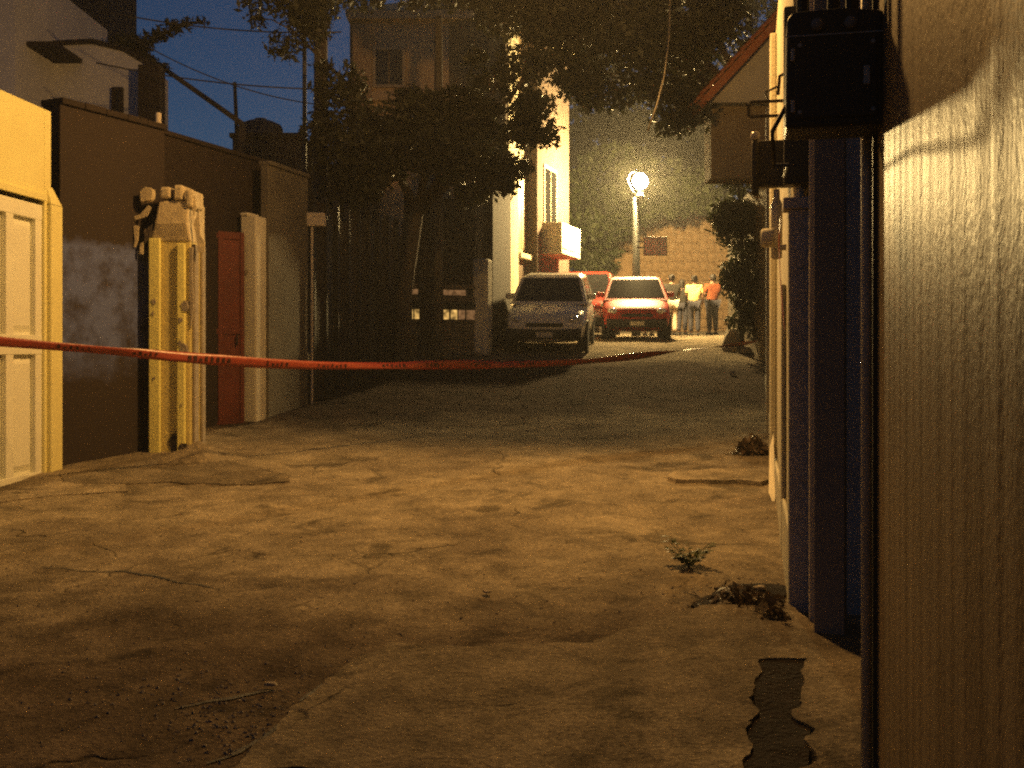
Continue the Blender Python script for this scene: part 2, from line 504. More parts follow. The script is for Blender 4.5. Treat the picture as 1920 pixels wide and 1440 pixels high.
def inside(p, poly):
    x, y = p; c = False; n = len(poly)
    for i in range(n):
        a, b = poly[i], poly[(i + 1) % n]
        if (a[1] > y) != (b[1] > y) and x < (b[0] - a[0]) * (y - a[1]) / (b[1] - a[1]) + a[0]: c = not c
    return c


def slab(name, pixels, mat, h, jit=.03, step=.16, world_pts=None, edge=.04, taper=.012, lift=None, hole=None):
    """sheet of paving laid over the ground: ragged outline, rounded-off edge, real thickness"""
    base = world_pts or [gpx(*p).xy for p in pixels]
    out = []
    for i in range(len(base)):
        a, b = Vector(base[i]), Vector(base[(i + 1) % len(base)])
        k = max(1, int((b - a).length / edge))
        for t in range(k):
            p = a.lerp(b, t / k)
            q = Vector((p.x * 4, p.y * 4, h * 90))
            nv = Vector((noise.noise(q), noise.noise(q + Vector((9, 4, 2))))) + .5 * Vector((noise.noise(q * 3), noise.noise(q * 3 + Vector((9, 4, 2)))))
            out.append(p + nv * jit)
    area = sum(out[i].x * out[(i + 1) % len(out)].y - out[(i + 1) % len(out)].x * out[i].y for i in range(len(out)))
    if area < 0: out.reverse()
    n = len(out)
    x0, x1 = min(p.x for p in out), max(p.x for p in out)
    y0, y1 = min(p.y for p in out), max(p.y for p in out)
    pts = list(out)
    for X in np.arange(x0, x1, step):
        for Y in np.arange(y0, y1, step):
            if inside((X, Y), out) and min((Vector((X, Y)) - q).length for q in out[::2]) > step * .5:
                pts.append(Vector((X, Y)))
    hl = []
    if hole:
        for i in range(len(hole)):
            a, b = Vector(hole[i]), Vector(hole[(i + 1) % len(hole)])
            k = max(1, int((b - a).length / .035))
            for t in range(k):
                p = a.lerp(b, t / k)
                hl.append(p + Vector((noise.noise(Vector((p.x * 5, p.y * 5, 3))), noise.noise(Vector((p.x * 5, p.y * 5, 8))))) * .06 + Vector((noise.noise(Vector((p.x * 23, p.y * 23, 3))), noise.noise(Vector((p.x * 23, p.y * 23, 8))))) * .018)
        pts = pts[:n] + [p for p in pts[n:] if not inside(p, hl) and min((p - q).length for q in hl) > .05]
    h0 = len(pts); pts = pts + hl
    he = [(h0 + i, h0 + (i + 1) % len(hl)) for i in range(len(hl))]
    v2, e2, f2, *_ = delaunay_2d_cdt(pts, he, [list(range(n))], 1, 1e-5)
    if hole:
        f2 = [f for f in f2 if not inside(sum((v2[i] for i in f), Vector((0, 0))) / len(f), hl)]
    lf = lift or (lambda X, Y: 0)
    V = [(p.x, p.y, ground(p.x, p.y) + (trench_depth(p.x, p.y) if mat is not SOIL else 0) + h + lf(p.x, p.y) + .006 * noise.noise(Vector((p.x * 3, p.y * 3, h * 50)))) for p in v2]
    F = [tuple(f) for f in f2]
    k0 = len(V)
    cen = Vector((sum(p.x for p in out) / n, sum(p.y for p in out) / n))
    for i, p in enumerate(out):
        d = (p - cen).normalized() * taper
        V.append((p.x + d.x, p.y + d.y, ground(p.x, p.y) - .03))
    # the first n cdt vertices are the outline when no points merged
    ok = len(v2) == len(pts)
    if ok:
        F += [(i, (i + 1) % n, k0 + (i + 1) % n, k0 + i) for i in range(n)]
    if hole and ok:
        k1 = len(V)
        for p in hl: V.append((p.x, p.y, ground(p.x, p.y) - .01))
        m = len(hl)
        F += [(h0 + i, h0 + (i + 1) % m, k1 + (i + 1) % m, k1 + i) for i in range(m)]
    mb = MB(); mb.v, mb.f = V, F
    o = mb.build(name, mat, smooth=False)
    tag(o, kind='structure')
    return o


slab('pavement', [(420, 1470), (520, 1375), (600, 1300), (650, 1262), (735, 1218), (880, 1226), (1000, 1216), (1110, 1214), (1180, 1188), (1260, 1170),
                  (1330, 1156), (1400, 1150), (1480, 1148), (1530, 1180), (1620, 1190), (1640, 1330), (1680, 1500)], CONCRETE, .042, .05, .18, hole=TRENCH)
slab('soil', None, SOIL, .031, .0, .06, world_pts=[(1.1 + (x - 1.1) * 1.12, 4.35 + (y - 4.35) * 1.04) for x, y in TRENCH])
slab('pavement', [(112, 893), (200, 874), (284, 858), (300, 852), (372, 858), (420, 866), (545, 893), (536, 906), (420, 910), (300, 905), (235, 910), (120, 908)],
     CONCRETE, .014, .07, .14)
slab('pavement', [(-120, 950), (-60, 935), (60, 920), (110, 905), (230, 912), (240, 921), (120, 930), (0, 945)], DUST, .012, .05, .16)
slab('pavement', [(1262, 892), (1330, 889), (1428, 887), (1440, 905), (1425, 912), (1370, 908), (1270, 908), (1252, 902)], DUST, .04, .02, .12)


def crack(name, pixels, w, mat, h=.005):
    pts = [gpx(*p) for p in pixels]
    dense = []
    for a, b in zip(pts[:-1], pts[1:]):
        k = max(2, int((b - a).length / .06))
        for t in range(k):
            p = a.lerp(b, t / k)
            q = Vector((p.x * 6, p.y * 6, w * 70))
            p.x += .035 * noise.noise(q); p.y += .05 * noise.noise(q + Vector((5, 5, 5)))
            dense.append(p)
    dense.append(pts[-1])
    mb = MB(); V = []
    for i, p in enumerate(dense):
        d = (dense[min(i + 1, len(dense) - 1)] - dense[max(i - 1, 0)]); d.z = 0; d.normalize()
        nrm = Vector((-d.y, d.x, 0))
        ww = w * .55 * (.35 + .9 * abs(noise.noise(p * 9))) * math.sin(math.pi * min(.98, max(.04, i / (len(dense) - 1)))) ** .5
        for s_ in (-1, 1):
            q = p + nrm * ww * s_
            V.append((q.x, q.y, ground(q.x, q.y) + h))
    mb.v = V; mb.f = [(2 * i, 2 * i + 1, 2 * i + 3, 2 * i + 2) for i in range(len(dense) - 1)]
    return tag(mb.build(name, mat, fix=False), kind='structure')


crack('road', [(80, 1066), (220, 1074), (300, 1088), (360, 1094), (415, 1106)], .035, TAR)
crack('road', [(1112, 1208), (1180, 1183), (1262, 1164), (1335, 1150)], .028, TAR)
crack('road', [(330, 1335), (430, 1308), (520, 1292)], .045, TAR)
crack('road', [(560, 1318), (600, 1288), (640, 1266)], .04, TAR)
crack('road', [(395, 1440), (470, 1395), (560, 1340)], .05, TAR)

# mound of mortar at the pillar foot
def mound(name, c, rx, ry, h, mat, label, cat, seed=0):
    mb = MB(); V = []; F = []
    nr, na = 7, 26
    for i in range(nr + 1):
        t = i / nr
        for k in range(na):
            a = 2 * math.pi * k / na
            w = 1 + .25 * noise.noise(Vector((math.cos(a) * 1.7, math.sin(a) * 1.7, seed)))
            X, Y = c[0] + rx * t * w * math.cos(a), c[1] + ry * t * w * math.sin(a)
            z = ground(X, Y) - .03 + (h + .03) * (1 - t) ** 1.3 + .018 * noise.noise(Vector((X * 9, Y * 9, seed)))
            V.append((X, Y, z))
    for i in range(nr):
        for k in range(na):
            F.append((i * na + k, (i + 1) * na + k, (i + 1) * na + (k + 1) % na, i * na + (k + 1) % na))
    mb.v, mb.f = V, F
    return tag(mb.build(name, mat, smooth=True), label, cat)


mound('mortar_mound', gpx(372, 862), .55, .5, .2, DUST, 'low pale mortar mound at the foot of the ochre pillar', 'mound', 2)

# ------------------------------------------------------------------ left side: lit garage
GA = math.atan(.0727)
garage = empty('garage_building', (-4.70, 9.8, 0), -GA, 'yellow lit garage front with a panelled cream gate at the street corner', 'building')
H = 3.94
w = MB()
w.box(-3.2, 0, .80, .93, -.2, H)
w.box(-3.2, 0, -4.0, -2.75, -.2, H)
w.box(-3.2, 0, -2.75, .80, 3.02, H)
w.box(-3.2, -3.0, -2.75, .8, -.2, 3.02)
w.build('wall', YELLOW, garage, bevel=.012)
j = MB().prism([(.003, .80), (.003, 1.05), (-.5, 1.05), (-.5, .932), (0.0, .932)], 'z', -.2, 3.05)
j2 = MB(); j2.box(-.4, .05, .84, 1.07, -.2, 3.0); j2.add([(-.4, .84, 3.0), (.05, .84, 3.0), (.05, 1.07, 3.0), (-.4, 1.07, 3.0), (-.4, .84, 3.18), (.0, .84, 3.18), (.0, .96, 3.18), (-.4, .96, 3.18)],
                                                                 [(0, 1, 5, 4), (1, 2, 6, 5), (2, 3, 7, 6), (4, 5, 6, 7), (3, 0, 4, 7)])
j2.build('jamb', YELLOW, garage, bevel=.015)
MB().box(-.06, .03, -2.9, .80, 3.02, 3.08).build('lintel_strip', YELLOW, garage)
gate = MB()
gate.box(-.14, -.085, -2.75, .80, .1, 2.98)
gl = gate.build('gate_leaf', GATEPAINT, garage)
# stiles and rails stand proud, panels lie between
ystile = [-2.75, -2.2, -1.65, -1.1, -.55, .14, .72]
for i, y in enumerate([-2.75, -2.05, -1.4, -.78, -.36, .15]):
    MB().box(-.083, -.03, y, y + .13, .30, 2.86).build('stile', GATEPAINT, gl, bevel=.006)
MB().box(-.083, -.03, .68, .80, .30, 2.86).build('stile', GATEPAINT, gl, bevel=.006)
for z0, z1 in ((.1, .34), (1.50, 1.69), (2.83, 2.98)):
    MB().box(-.083, -.026, -2.75, .80, z0, z1).build('rail', GATEPAINT, gl, bevel=.006)
cols = [(-2.62, -2.05), (-1.92, -1.4), (-1.27, -.78), (-.65, -.36), (-.23, .15), (.28, .68)]
for y0, y1 in cols:
    for z0, z1 in ((.36, 1.48), (1.71, 2.81)):
        p = MB(); d = .07
        a = (-.08, y0 + .01, z0 + .01); 
        p.add([(-.083, y0 + .012, z0 + .012), (-.083, y1 - .012, z0 + .012), (-.083, y1 - .012, z1 - .012), (-.083, y0 + .012, z1 - .012),
               (-.058, y0 + d, z0 + d), (-.058, y1 - d, z0 + d), (-.058, y1 - d, z1 - d), (-.058, y0 + d, z1 - d)],
              [(4, 5, 6, 7), (0, 1, 5, 4), (1, 2, 6, 5), (2, 3, 7, 6), (3, 0, 4, 7)])
        p.build('panel', GATEPAINT, gl)

# dark wall with a worn blue-grey band
a, b = Vector((-4.66, 11.0)), Vector((-4.02, 12.35))
dv = b - a
dw = empty('dark_wall', (a.x, a.y, 0), math.atan2(dv.y, dv.x) - math.pi / 2, 'tall dark brown wall with worn blue-grey band beside the yellow garage', 'wall')
MB().box(-.25, 0, 0, dv.length, -.1, 4.08).build('wall_face', MURAL, dw, bevel=.01)
cop = MB()
for k in range(5):
    MB().box(-.29, .035, k * dv.length / 5 + .004, (k + 1) * dv.length / 5 - .004, 4.084, 4.15 + .006 * (k % 2)).build('coping_stone', DARKWALL, dw, bevel=.01)

# ochre pillar with broken ornamental head
pil = empty('ochre_pillar', (-3.80, 12.15, .33), R(-4), 'ochre gatepost with proud strips and a broken ornate plaster head', 'pillar')
s = .26
MB().box(-s, s, -s, s, -.1, 2.50).build('shaft', PILLAR, pil, bevel=.012)
for x0, x1 in ((-.275, -.125), (.10, .205)):
    MB().box(x0, x1, -s - .055, -s - .002, -.05, 2.46 if x0 < 0 else 2.40).build('proud_strip', M('ochre_strip_paint', (.86, .80, .28), (.76, .69, .24), 5, .8, .3, 45, speck=.2), pil, bevel=.012)
for y0, y1 in ((-.2, -.05), (.08, .2)):
    MB().box(s + .002, s + .04, y0, y1, -.05, 2.4).build('side_strip', CHIP, pil, bevel=.01)
# chips where the coat has fallen off
def chip(cx, cz, r, mat, parent, y=-s - .058, seed=0):
    mb = MB(); n = 11
    pts = []
    for k in range(n):
        a_ = 2 * math.pi * k / n
        rr = r * (.6 + .6 * random.random())
        pts.append((cx + rr * math.cos(a_), cz + rr * 1.25 * math.sin(a_)))
    mb.prism(pts, 'y', y - .006, y + .05)
    return mb.build('chip', mat, parent)
for cx, cz, r in ((-.20, 1.75, .035), (-.215, 1.62, .02), (.15, 1.55, .03), (.2, 1.22, .06), (.15, 1.28, .03), (.21, 1.7, .05), (-.2, .9, .018), (.16, .6, .015)):
    chip(cx, cz, r, CHIP, pil)
chip(.08, .14, .11, STONE, pil, -s - .004)
chip(.19, .10, .08, STONE, pil, -s - .05)
# ornamental head: core block, cornice, volutes and leaves, some hanging loose
hd = MB()
hd.add([(-.27, -.27, 2.42), (.27, -.27, 2.42), (.27, .27, 2.42), (-.27, .27, 2.42), (-.19, -.33, 2.62), (.24, -.33, 2.62), (.25, .3, 2.62), (-.2, .3, 2.62),
        (-.14, -.30, 2.88), (.26, -.30, 2.88), (.26, .28, 2.88), (-.16, .28, 2.88)],
       [(0, 1, 2, 3), (0, 1, 5, 4), (1, 2, 6, 5), (2, 3, 7, 6), (3, 0, 4, 7), (4, 5, 9, 8), (5, 6, 10, 9), (6, 7, 11, 10), (7, 4, 8, 11), (8, 9, 10, 11)])
head = hd.build('ornate_head', ORNAMENT, pil, bevel=.02)
for (x0, x1, z0, z1) in ((-.12, .02, 2.90, 3.03), (.06, .19, 2.88, 3.05), (.22, .31, 2.8, 3.0)):
    MB().box(x0, x1, -.34, .1, z0, z1).build('cornice_block', ORNAMENT, head, bevel=.03)
def volute(cx, cz, r, flip, y=-.3):
    pts = []; rad = []
    for i in range(26):
        t = i / 25
        a_ = t * 2.1 * 2 * math.pi * .8 + .5
        rr = r * (1 - .8 * t)
        pts.append((cx + flip * rr * math.cos(a_), y - .02 * t, cz + rr * math.sin(a_))); rad.append(.035 * (1 - .45 * t))
    MB().tube(pts, rad, 7).build('volute', ORNAMENT, head, smooth=True)
volute(-.27, 2.93, .07, -1); volute(.26, 2.92, .05, 1)
def flake(pts, mat=ORNAMENT, th=.022, y=-.31):
    mb = MB().prism(pts, 'y', y, y + th)
    return mb.build('hanging_flake', mat, head, bevel=.004)
flake([(-.36, 2.86), (-.22, 2.88), (-.20, 3.0), (-.30, 3.03), (-.37, 2.98)], th=.09, y=-.36)
flake([(-.46, 2.66), (-.30, 2.70), (-.24, 2.80), (-.28, 2.83), (-.40, 2.72), (-.47, 2.71)])
flake([(-.47, 2.60), (-.40, 2.60), (-.41, 2.44), (-.44, 2.36), (-.47, 2.36), (-.455, 2.44)], y=-.33)
flake([(-.39, 2.40), (-.35, 2.42), (-.35, 2.28), (-.40, 2.28)])
flake([(-.34, 2.55), (-.22, 2.62), (-.24, 2.48), (-.33, 2.40)], STONE)
flake([(.30, 2.62), (.37, 2.78), (.39, 2.50), (.45, 2.42), (.44, 2.30), (.36, 2.30), (.34, 2.45)], y=-.25)
flake([(.28, 2.85), (.33, 2.95), (.35, 2.8), (.31, 2.7)], y=-.28)
flake([(.25, 2.36), (.30, 2.36), (.29, 2.1), (.31, 1.7), (.27, 1.45), (.25, 1.8)], CHIP, .03, -.28)
pil.scale = (.86, .86, 1)
# conduit standing behind the pillar
pp = px(297, 350, 12.5)
o = MB().tube([(pp.x, pp.y, .4), (pp.x, pp.y, 4.32)], .034, 8).build('service_conduit', PALESTEEL, smooth=True)
tag(o, 'thin pale conduit rising behind the ochre pillar head', 'conduit')

# dark red door
dr = empty('red_door', (-4.09, 13.75, .50), math.atan2(.42, .52), 'dark red sheet metal door between ochre pillar and white post', 'door')
L = .68
MB().box(0, L, 0, .05, 0, 2.6).build('door_leaf', REDMETAL, dr, bevel=.005)
for x0, x1 in ((.004, .06), (L / 2 - .03, L / 2 + .03), (L - .06, L - .004)):
    MB().box(x0, x1, -.022, -.001, .02, 2.58).build('door_stile', REDMETAL, dr, bevel=.004)
for z in (.02, 1.25, 2.50):
    MB().box(.062, L / 2 - .032, -.018, -.001, z, z + .07).build('door_rail', REDMETAL, dr, bevel=.004)
    MB().box(L / 2 + .032, L - .062, -.018, -.001, z, z + .07).build('door_rail', REDMETAL, dr, bevel=.004)
MB().tube([(L - .12, -.05, 1.1), (L - .12, -.05, 1.24)], .012, 6).build('handle', BLACKMETAL, dr)

# white post
wp = empty('white_post', (px(475, 0, 14.35).x, 14.35, .48), R(-18), 'plain white plaster post right of the dark red door', 'post')
MB().box(-.125, .115, -.12, .15, -.05, 2.85).build('shaft', WHITE, wp, bevel=.02)
MB().box(-.135, .0, -.13, .16, 2.853, 2.90).build('cap', WHITE, wp, bevel=.02)
chip(-.03, 2.1, .03, CHIP, wp, y=-.122)
MB().box(.117, .30, -.03, .12, -.05, .10).build('footing', CONCRETE, wp, bevel=.03)

# wall above and behind the red door
def wall_run(name, A, B, z0, z1, mat, label, cat='wall', th=.25, top=True):
    A, B = Vector(A), Vector(B); d = B - A
    o = empty(name, (A.x, A.y, 0), math.atan2(d.y, d.x) - math.pi / 2, label, cat)
    MB().box(-th, 0, 0, d.length, z0, z1).build('wall_face', mat, o, bevel=.012)
    if top:
        n = max(2, int(d.length / .6))
        for k in range(n):
            MB().box(-th - .03, .03, k * d.length / n + .003, (k + 1) * d.length / n - .003, z1 + .003, z1 + .06).build('coping_stone', mat, o, bevel=.008)
    return o


wall_run('back_wall', (-4.35, 12.55), (-3.35, 15.3), 0, 4.15, DARKWALL, 'dark yard wall rising behind the red door and pillar', th=.2)
gw = wall_run('grey_wall', (-3.30, 14.45), (-2.98, 15.6), .2, 4.05, GREYWALL, 'stained grey wall between white post and dark fence', th=.12)
o = MB().tube([(-2.93, 15.62, .6), (-2.93, 15.62, 3.4)], .02, 7).build('conduit', PALESTEEL, gw)
o.parent = None; tag(o, 'slim pale conduit on the corner of the grey wall', 'conduit')
MB().box(-.14, .14, -.1, .08, -.1, .1).build('meter_cover', PALESTEEL, None, bevel=.02)
mc = bpy.data.objects['meter_cover']; mc.location = (-2.88, 15.66, 3.45); tag(mc, 'small pale box at the top of the grey wall conduit', 'junction box')

# dark fence of tall sheet panels running to the far gate
FA, FB = Vector((-2.92, 15.75)), Vector((-1.90, 19.1))
d = FB - FA
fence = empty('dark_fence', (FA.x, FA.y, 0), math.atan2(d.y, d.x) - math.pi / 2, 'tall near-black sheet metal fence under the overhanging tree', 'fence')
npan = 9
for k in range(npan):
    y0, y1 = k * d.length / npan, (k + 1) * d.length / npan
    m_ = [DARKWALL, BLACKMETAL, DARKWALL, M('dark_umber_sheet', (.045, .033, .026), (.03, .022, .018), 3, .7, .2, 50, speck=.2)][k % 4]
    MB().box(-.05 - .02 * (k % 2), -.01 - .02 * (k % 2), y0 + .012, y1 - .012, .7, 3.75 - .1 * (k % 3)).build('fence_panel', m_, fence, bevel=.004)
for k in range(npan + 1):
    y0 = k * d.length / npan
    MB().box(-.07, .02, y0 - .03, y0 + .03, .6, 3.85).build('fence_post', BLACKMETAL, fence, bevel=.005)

# concrete post in front of the far garage gate
cp = px(822, 670, 19.4)
o = MB().tube([(cp.x, cp.y, 1.1), (cp.x, cp.y, 4.3), (cp.x, cp.y, 7.6)], [.10, .085, .07], 10).build('concrete_post', M('concrete_post', (.12, .10, .08), (.08, .066, .055), 4, .9, .3, 40, speck=.2), smooth=True)
tag(o, 'round grey concrete post before the far garage gate', 'post')
cp2 = px(800, 670, 19.55)
o = MB().box(-.1, .1, -.06, .06, 0, 3.2).build('gate_post', DARKWALL, bevel=.01)
o.location = (cp2.x, cp2.y, 1.1); o.rotation_euler.z = R(-20); tag(o, 'square dark gatepost beside the round concrete post', 'post')

# far garage gate with panes that emit a warm glow of their own
A, B = Vector(px(762, 660, 19.9).xy), Vector(px(893, 660, 20.5).xy)
d = B - A
fg = empty('garage_gate', (A.x, A.y, 1.22), math.atan2(d.y, d.x), 'brown slatted garage gate with a band of glowing panes', 'gate')
L = d.length
SLAT = M('brown_slat', (.16, .12, .08), (.11, .085, .055), 3, .7, .2, 40, speck=.15)
for k in range(5):
    MB().box(0, L, 0, .05, .06 + k * .155, .06 + k * .155 + .14).build('slat', SLAT, fg, bevel=.01)
for z0, z1 in ((.835, .875), (1.23, 1.33), (1.49, 1.56)):
    MB().box(0, L, -.012, .05, z0, z1).build('rail', SLAT, fg, bevel=.008)
GLOWPANE = emit('glow_pane', (1.0, .58, .16), 1.1)
DIMGLOW = emit('dim_glow_pane', (1.0, .5, .2), .16)
def uneven(m, lo, hi):
    nt = m.node_tree; q = nt.nodes.new('ShaderNodeTexNoise'); q.inputs['Scale'].default_value = 7; q.inputs['Detail'].default_value = 4
    tc = nt.nodes.new('ShaderNodeTexCoord'); nt.links.new(tc.outputs['Object'], q.inputs['Vector'])
    r = nt.nodes.new('ShaderNodeMapRange'); r.inputs['From Min'].default_value = .35; r.inputs['From Max'].default_value = .65; r.inputs['To Min'].default_value = lo; r.inputs['To Max'].default_value = hi
    nt.links.new(q.outputs[0], r.inputs[0]); nt.links.new(r.outputs[0], nt.nodes['Principled BSDF'].inputs['Emission Strength'])


uneven(GLOWPANE, .15, 1.3); uneven(DIMGLOW, .03, .3)
for x0, x1, mm in ((.03, .13, GLOWPANE), (.16, .25, GLOWPANE), (.29, .68, GLASS), (.72, .85, GLOWPANE), (.89, 1.02, GLOWPANE), (1.05, 1.18, DIMGLOW), (1.21, L - .02, DIMGLOW)):
    f = MB().box(x0 - .015, x1 + .015, .0, .045, .88, 1.225).build('pane_frame', SLAT, fg)
    f.data.materials[0] = BLACKMETAL
    MB().box(x0, x1, -.006, -.001, .90, 1.08).build('pane', mm, f)
    MB().box(x0, x1, -.006, -.001, 1.10, 1.21).build('pane', GLASS, f)
for x0, x1 in ((.05, .23), (.72, 1.2)):
    MB().box(x0, x1, .0, .04, 1.36, 1.46).build('upper_pane', DIMGLOW, fg)
MB().box(0, L, .06, .16, 0, 3.2).build('backing_wall', DARKWALL, fg)
# cream post
cp3 = px(905, 655, 20.6)
o = empty('cream_post', (cp3.x, cp3.y, 1.36), R(-20), 'cream rounded-top gatepost beside the brown garage gate', 'post')
MB().box(-.155, .155, -.16, .16, -.1, 1.93).build('shaft', WHITE, o, bevel=.05)
MB().box(-.26, .26, -.3, .3, -.1, .04).build('footing', CONCRETE, o, bevel=.03)
# dark door panel right of the cream post
A, B = Vector(px(924, 650, 20.9).xy), Vector(px(958, 650, 23.4).xy)
wall_run('side_wall', A, B, 1.2, 5.2, M('umber_wall', (.03, .022, .016), (.022, .016, .012), 2, .9, .3, 40, speck=.2), 'narrow umber wall between cream post and bright facade', th=.2, top=False)

# kerb at the far garage
slab('kerb', None, CONCRETE, .05, .02, .2, world_pts=[tuple(gpx(760, 690).xy), tuple(gpx(830, 680).xy), tuple(gpx(905, 665).xy), tuple(gpx(925, 660).xy), (-.2, 20.6), (-1.4, 20.0), (-1.9, 19.0)])

# ------------------------------------------------------------------ houses behind, left
def window(parent, x0, x1, y, z0, z1, glass=GLASS, frame=WHITE, bars=1, t=.06):
    f = MB()
    f.box(x0, x1, y - .05, y + .04, z0, z0 + t); f.box(x0, x1, y - .05, y + .04, z1 - t, z1)
    f.box(x0, x0 + t, y - .05, y + .04, z0 + t, z1 - t); f.box(x1 - t, x1, y - .05, y + .04, z0 + t, z1 - t)
    o = f.build('window', frame, parent)
    n = bars + 1
    for k in range(n):
        a0 = x0 + t + k * (x1 - x0 - 2 * t) / n + .01; a1 = x0 + t + (k + 1) * (x1 - x0 - 2 * t) / n - .01
        MB().box(a0, a1, y - .02, y - .005, z0 + t, z1 - t).build('pane', glass, o)
    return o


# pale house whose sloping parapet shows above the dark wall
Yh = 19.0
p0, p1, p2, p3 = px(60, 210, Yh), px(60, 88, Yh), px(175, 82, Yh), px(285, 128, Yh)
hs = empty('pale_house', (0, 0, 0), 0, 'pale grey-blue house with sloping parapet above the dark wall', 'house')
MB().prism([(p0.x - 3, .5), (p0.x - 3, p1.z), (p1.x, p1.z), (p2.x, p2.z), (px(235, 95, Yh).x, px(235, 98, Yh).z), (p3.x, p3.z), (p3.x, .5)], 'y', Yh, Yh + .9).build('wall', BLUEHOUSE, hs)
q = px(212, 165, Yh); q2 = px(232, 232, Yh)
window(hs, q.x, q2.x, Yh - .03, q2.z, q.z, BLACKMETAL, DARKWALL, 0)
rim = [px(60, 86, Yh), px(175, 80, Yh), px(235, 95, Yh), px(287, 126, Yh)]
MB().tube([(r_.x, Yh - .02, r_.z + .02) for r_ in rim], .05, 6).build('parapet_rim', DARKWALL, hs)
# dark corner shaft
q = px(258, 120, Yh - .4); q2 = px(300, 400, Yh - .4)
MB().box(q.x, q2.x, Yh - .4, Yh - .1, .5, q.z).build('downpipe_shaft', DARKWALL, hs, bevel=.02)

Yt = 22.0
q, q2 = px(90, -60, Yt + 4), px(202, 95, Yt + 4)
o = empty('stair_tower', (0, 0, 0), 0, 'dark flat-sided stair tower standing above the pale house', 'building')
MB().box(q.x, q2.x, Yt + 4, Yt + 6, .5, q.z + 1.5).build('wall', M('tower_wall', (.03, .026, .03), (.022, .019, .022), 2, .9, .3, 30), o)
MB().box(q.x - .1, q2.x + .1, Yt + 3.9, Yt + 6.1, q.z + 1.503, q.z + 1.7).build('roof_slab', DARKWALL, o)
for k in range(4):
    MB().box(q.x + .3 + k * .25, q.x + .4 + k * .25, Yt + 3.96, Yt + 3.998, 6.2, 7.6).build('vent_slot', BLACKMETAL, o)
Yb = 17.5
o = empty('blue_house', (0, 0, 0), 0, 'light blue-grey house end at the upper corner above the garage', 'house')
q, q2 = px(-120, -80, Yb), px(28, 200, Yb)
MB().box(q.x, q2.x, Yb, Yb + 4, .5, q.z).build('wall', BLUEHOUSE, o)
q3 = px(86, 50, Yb + 3)
MB().box(q2.x + .003, q3.x, Yb + 3, Yb + 5, .5, q.z - .2).build('rear_wing', M('rear_wing_wall', (.62, .64, .70), (.55, .57, .63), 1.2, .9, .2, 30, speck=.12), o)
MB().box(q2.x + .003, q2.x + .5, Yb + .4, Yb + 2.9, px(30, 64, Yb).z - .08, px(30, 64, Yb).z).build('awning', DARKWALL, o)

# dark rooftop with water tank
Yr = 24.0
q, q2 = px(436, 258, Yr), px(700, 330, Yr)
rt = empty('dark_house', (0, 0, 0), 0, 'unlit flat-roofed house beneath the rooftop water tank', 'house')
MB().box(q.x, px(560, 0, Yr).x, Yr, Yr + 5, .5, q.z).build('wall', DARKWALL, rt)
MB().box(q.x - .06, px(562, 0, Yr).x + .05, Yr - .06, Yr + 5.05, q.z + .003, q.z + .1).build('roof_slab', DARKWALL, rt)
window(rt, px(470, 0, Yr).x, px(520, 0, Yr).x, Yr - .03, 4.3, 5.2, GLASS, BLACKMETAL, 1)
q5 = px(285, 290, Yr + 1)
MB().box(q5.x, q.x - .1, Yr + 1, Yr + 5, .5, q5.z).build('low_wing', DARKWALL, rt)
q4 = px(560, 312, Yr)
MB().box(px(564, 0, Yr).x, q2.x, Yr + .4, Yr + 5, .5, px(560, 305, Yr).z).build('low_wing', DARKWALL, rt)
tk = px(487, 258, Yr + 1.5)
tz = q.z + .1
tank = empty('water_tank', (tk.x, Yr + 1.6, tz), 0, 'dark domed water tank standing on the unlit roof', 'tank')
MB().lathe([(.50, 0), (.53, .04), (.53, .2), (.55, .22), (.53, .24), (.53, .42), (.48, .52), (.3, .6), (.14, .63), (.14, .67), (0, .68)], 20).build('tank_body', M('tank_plastic', (.035, .035, .045), (.028, .028, .036), 4, .6, .1, 40), tank, smooth=True)
MB().tube([(.5, 0, .05), (.66, 0, .1), (.66, 0, -.3)], .03, 6).build('outlet_pipe', BLACKMETAL, tank)
pr = px(438, 152, Yr)
o = MB().tube([(pr.x + .05, Yr + .1, tz), (pr.x, Yr + .1, pr.z)], [.05, .04], 7).build('rebar_post', BLACKMETAL, smooth=True)
tag(o, 'short upright dark post on the roof left of the tank', 'post')
# potted shrub shape on roof is left to the tree

# thin mast and utility pole
q = px(571, 330, 17.4)
o = MB().tube([(q.x, 17.4, .8), (q.x, 17.4, 9.0)], .035, 7).build('thin_mast', M('mast_paint', (.07, .07, .09), (.05, .05, .065), 4, .6, .1, 40), smooth=True)
tag(o, 'slim dark mast against the blue sky left of the utility pole', 'mast')
q = px(601, 330, 18.3)
up = empty('utility_pole', (q.x, 18.3, .9), 0, 'thick wooden utility pole rising behind the dark fence', 'pole')
MB().tube([(0, 0, 0), (0, 0, 4), (.02, 0, 9.5)], [.14, .125, .1], 12).build('shaft', WOODPOLE, up, smooth=True)
MB().box(-.9, .9, -.16, -.06, 8.2, 8.32).build('crossarm', WOODPOLE, up, bevel=.01)
for k in (-.8, -.3, .3, .8):
    MB().lathe([(.02, 8.32), (.05, 8.36), (.03, 8.4), (.05, 8.44), (.02, 8.5), (0, 8.5)], 8, (k, -.11, 0)).build('insulator', CERAMIC, up)

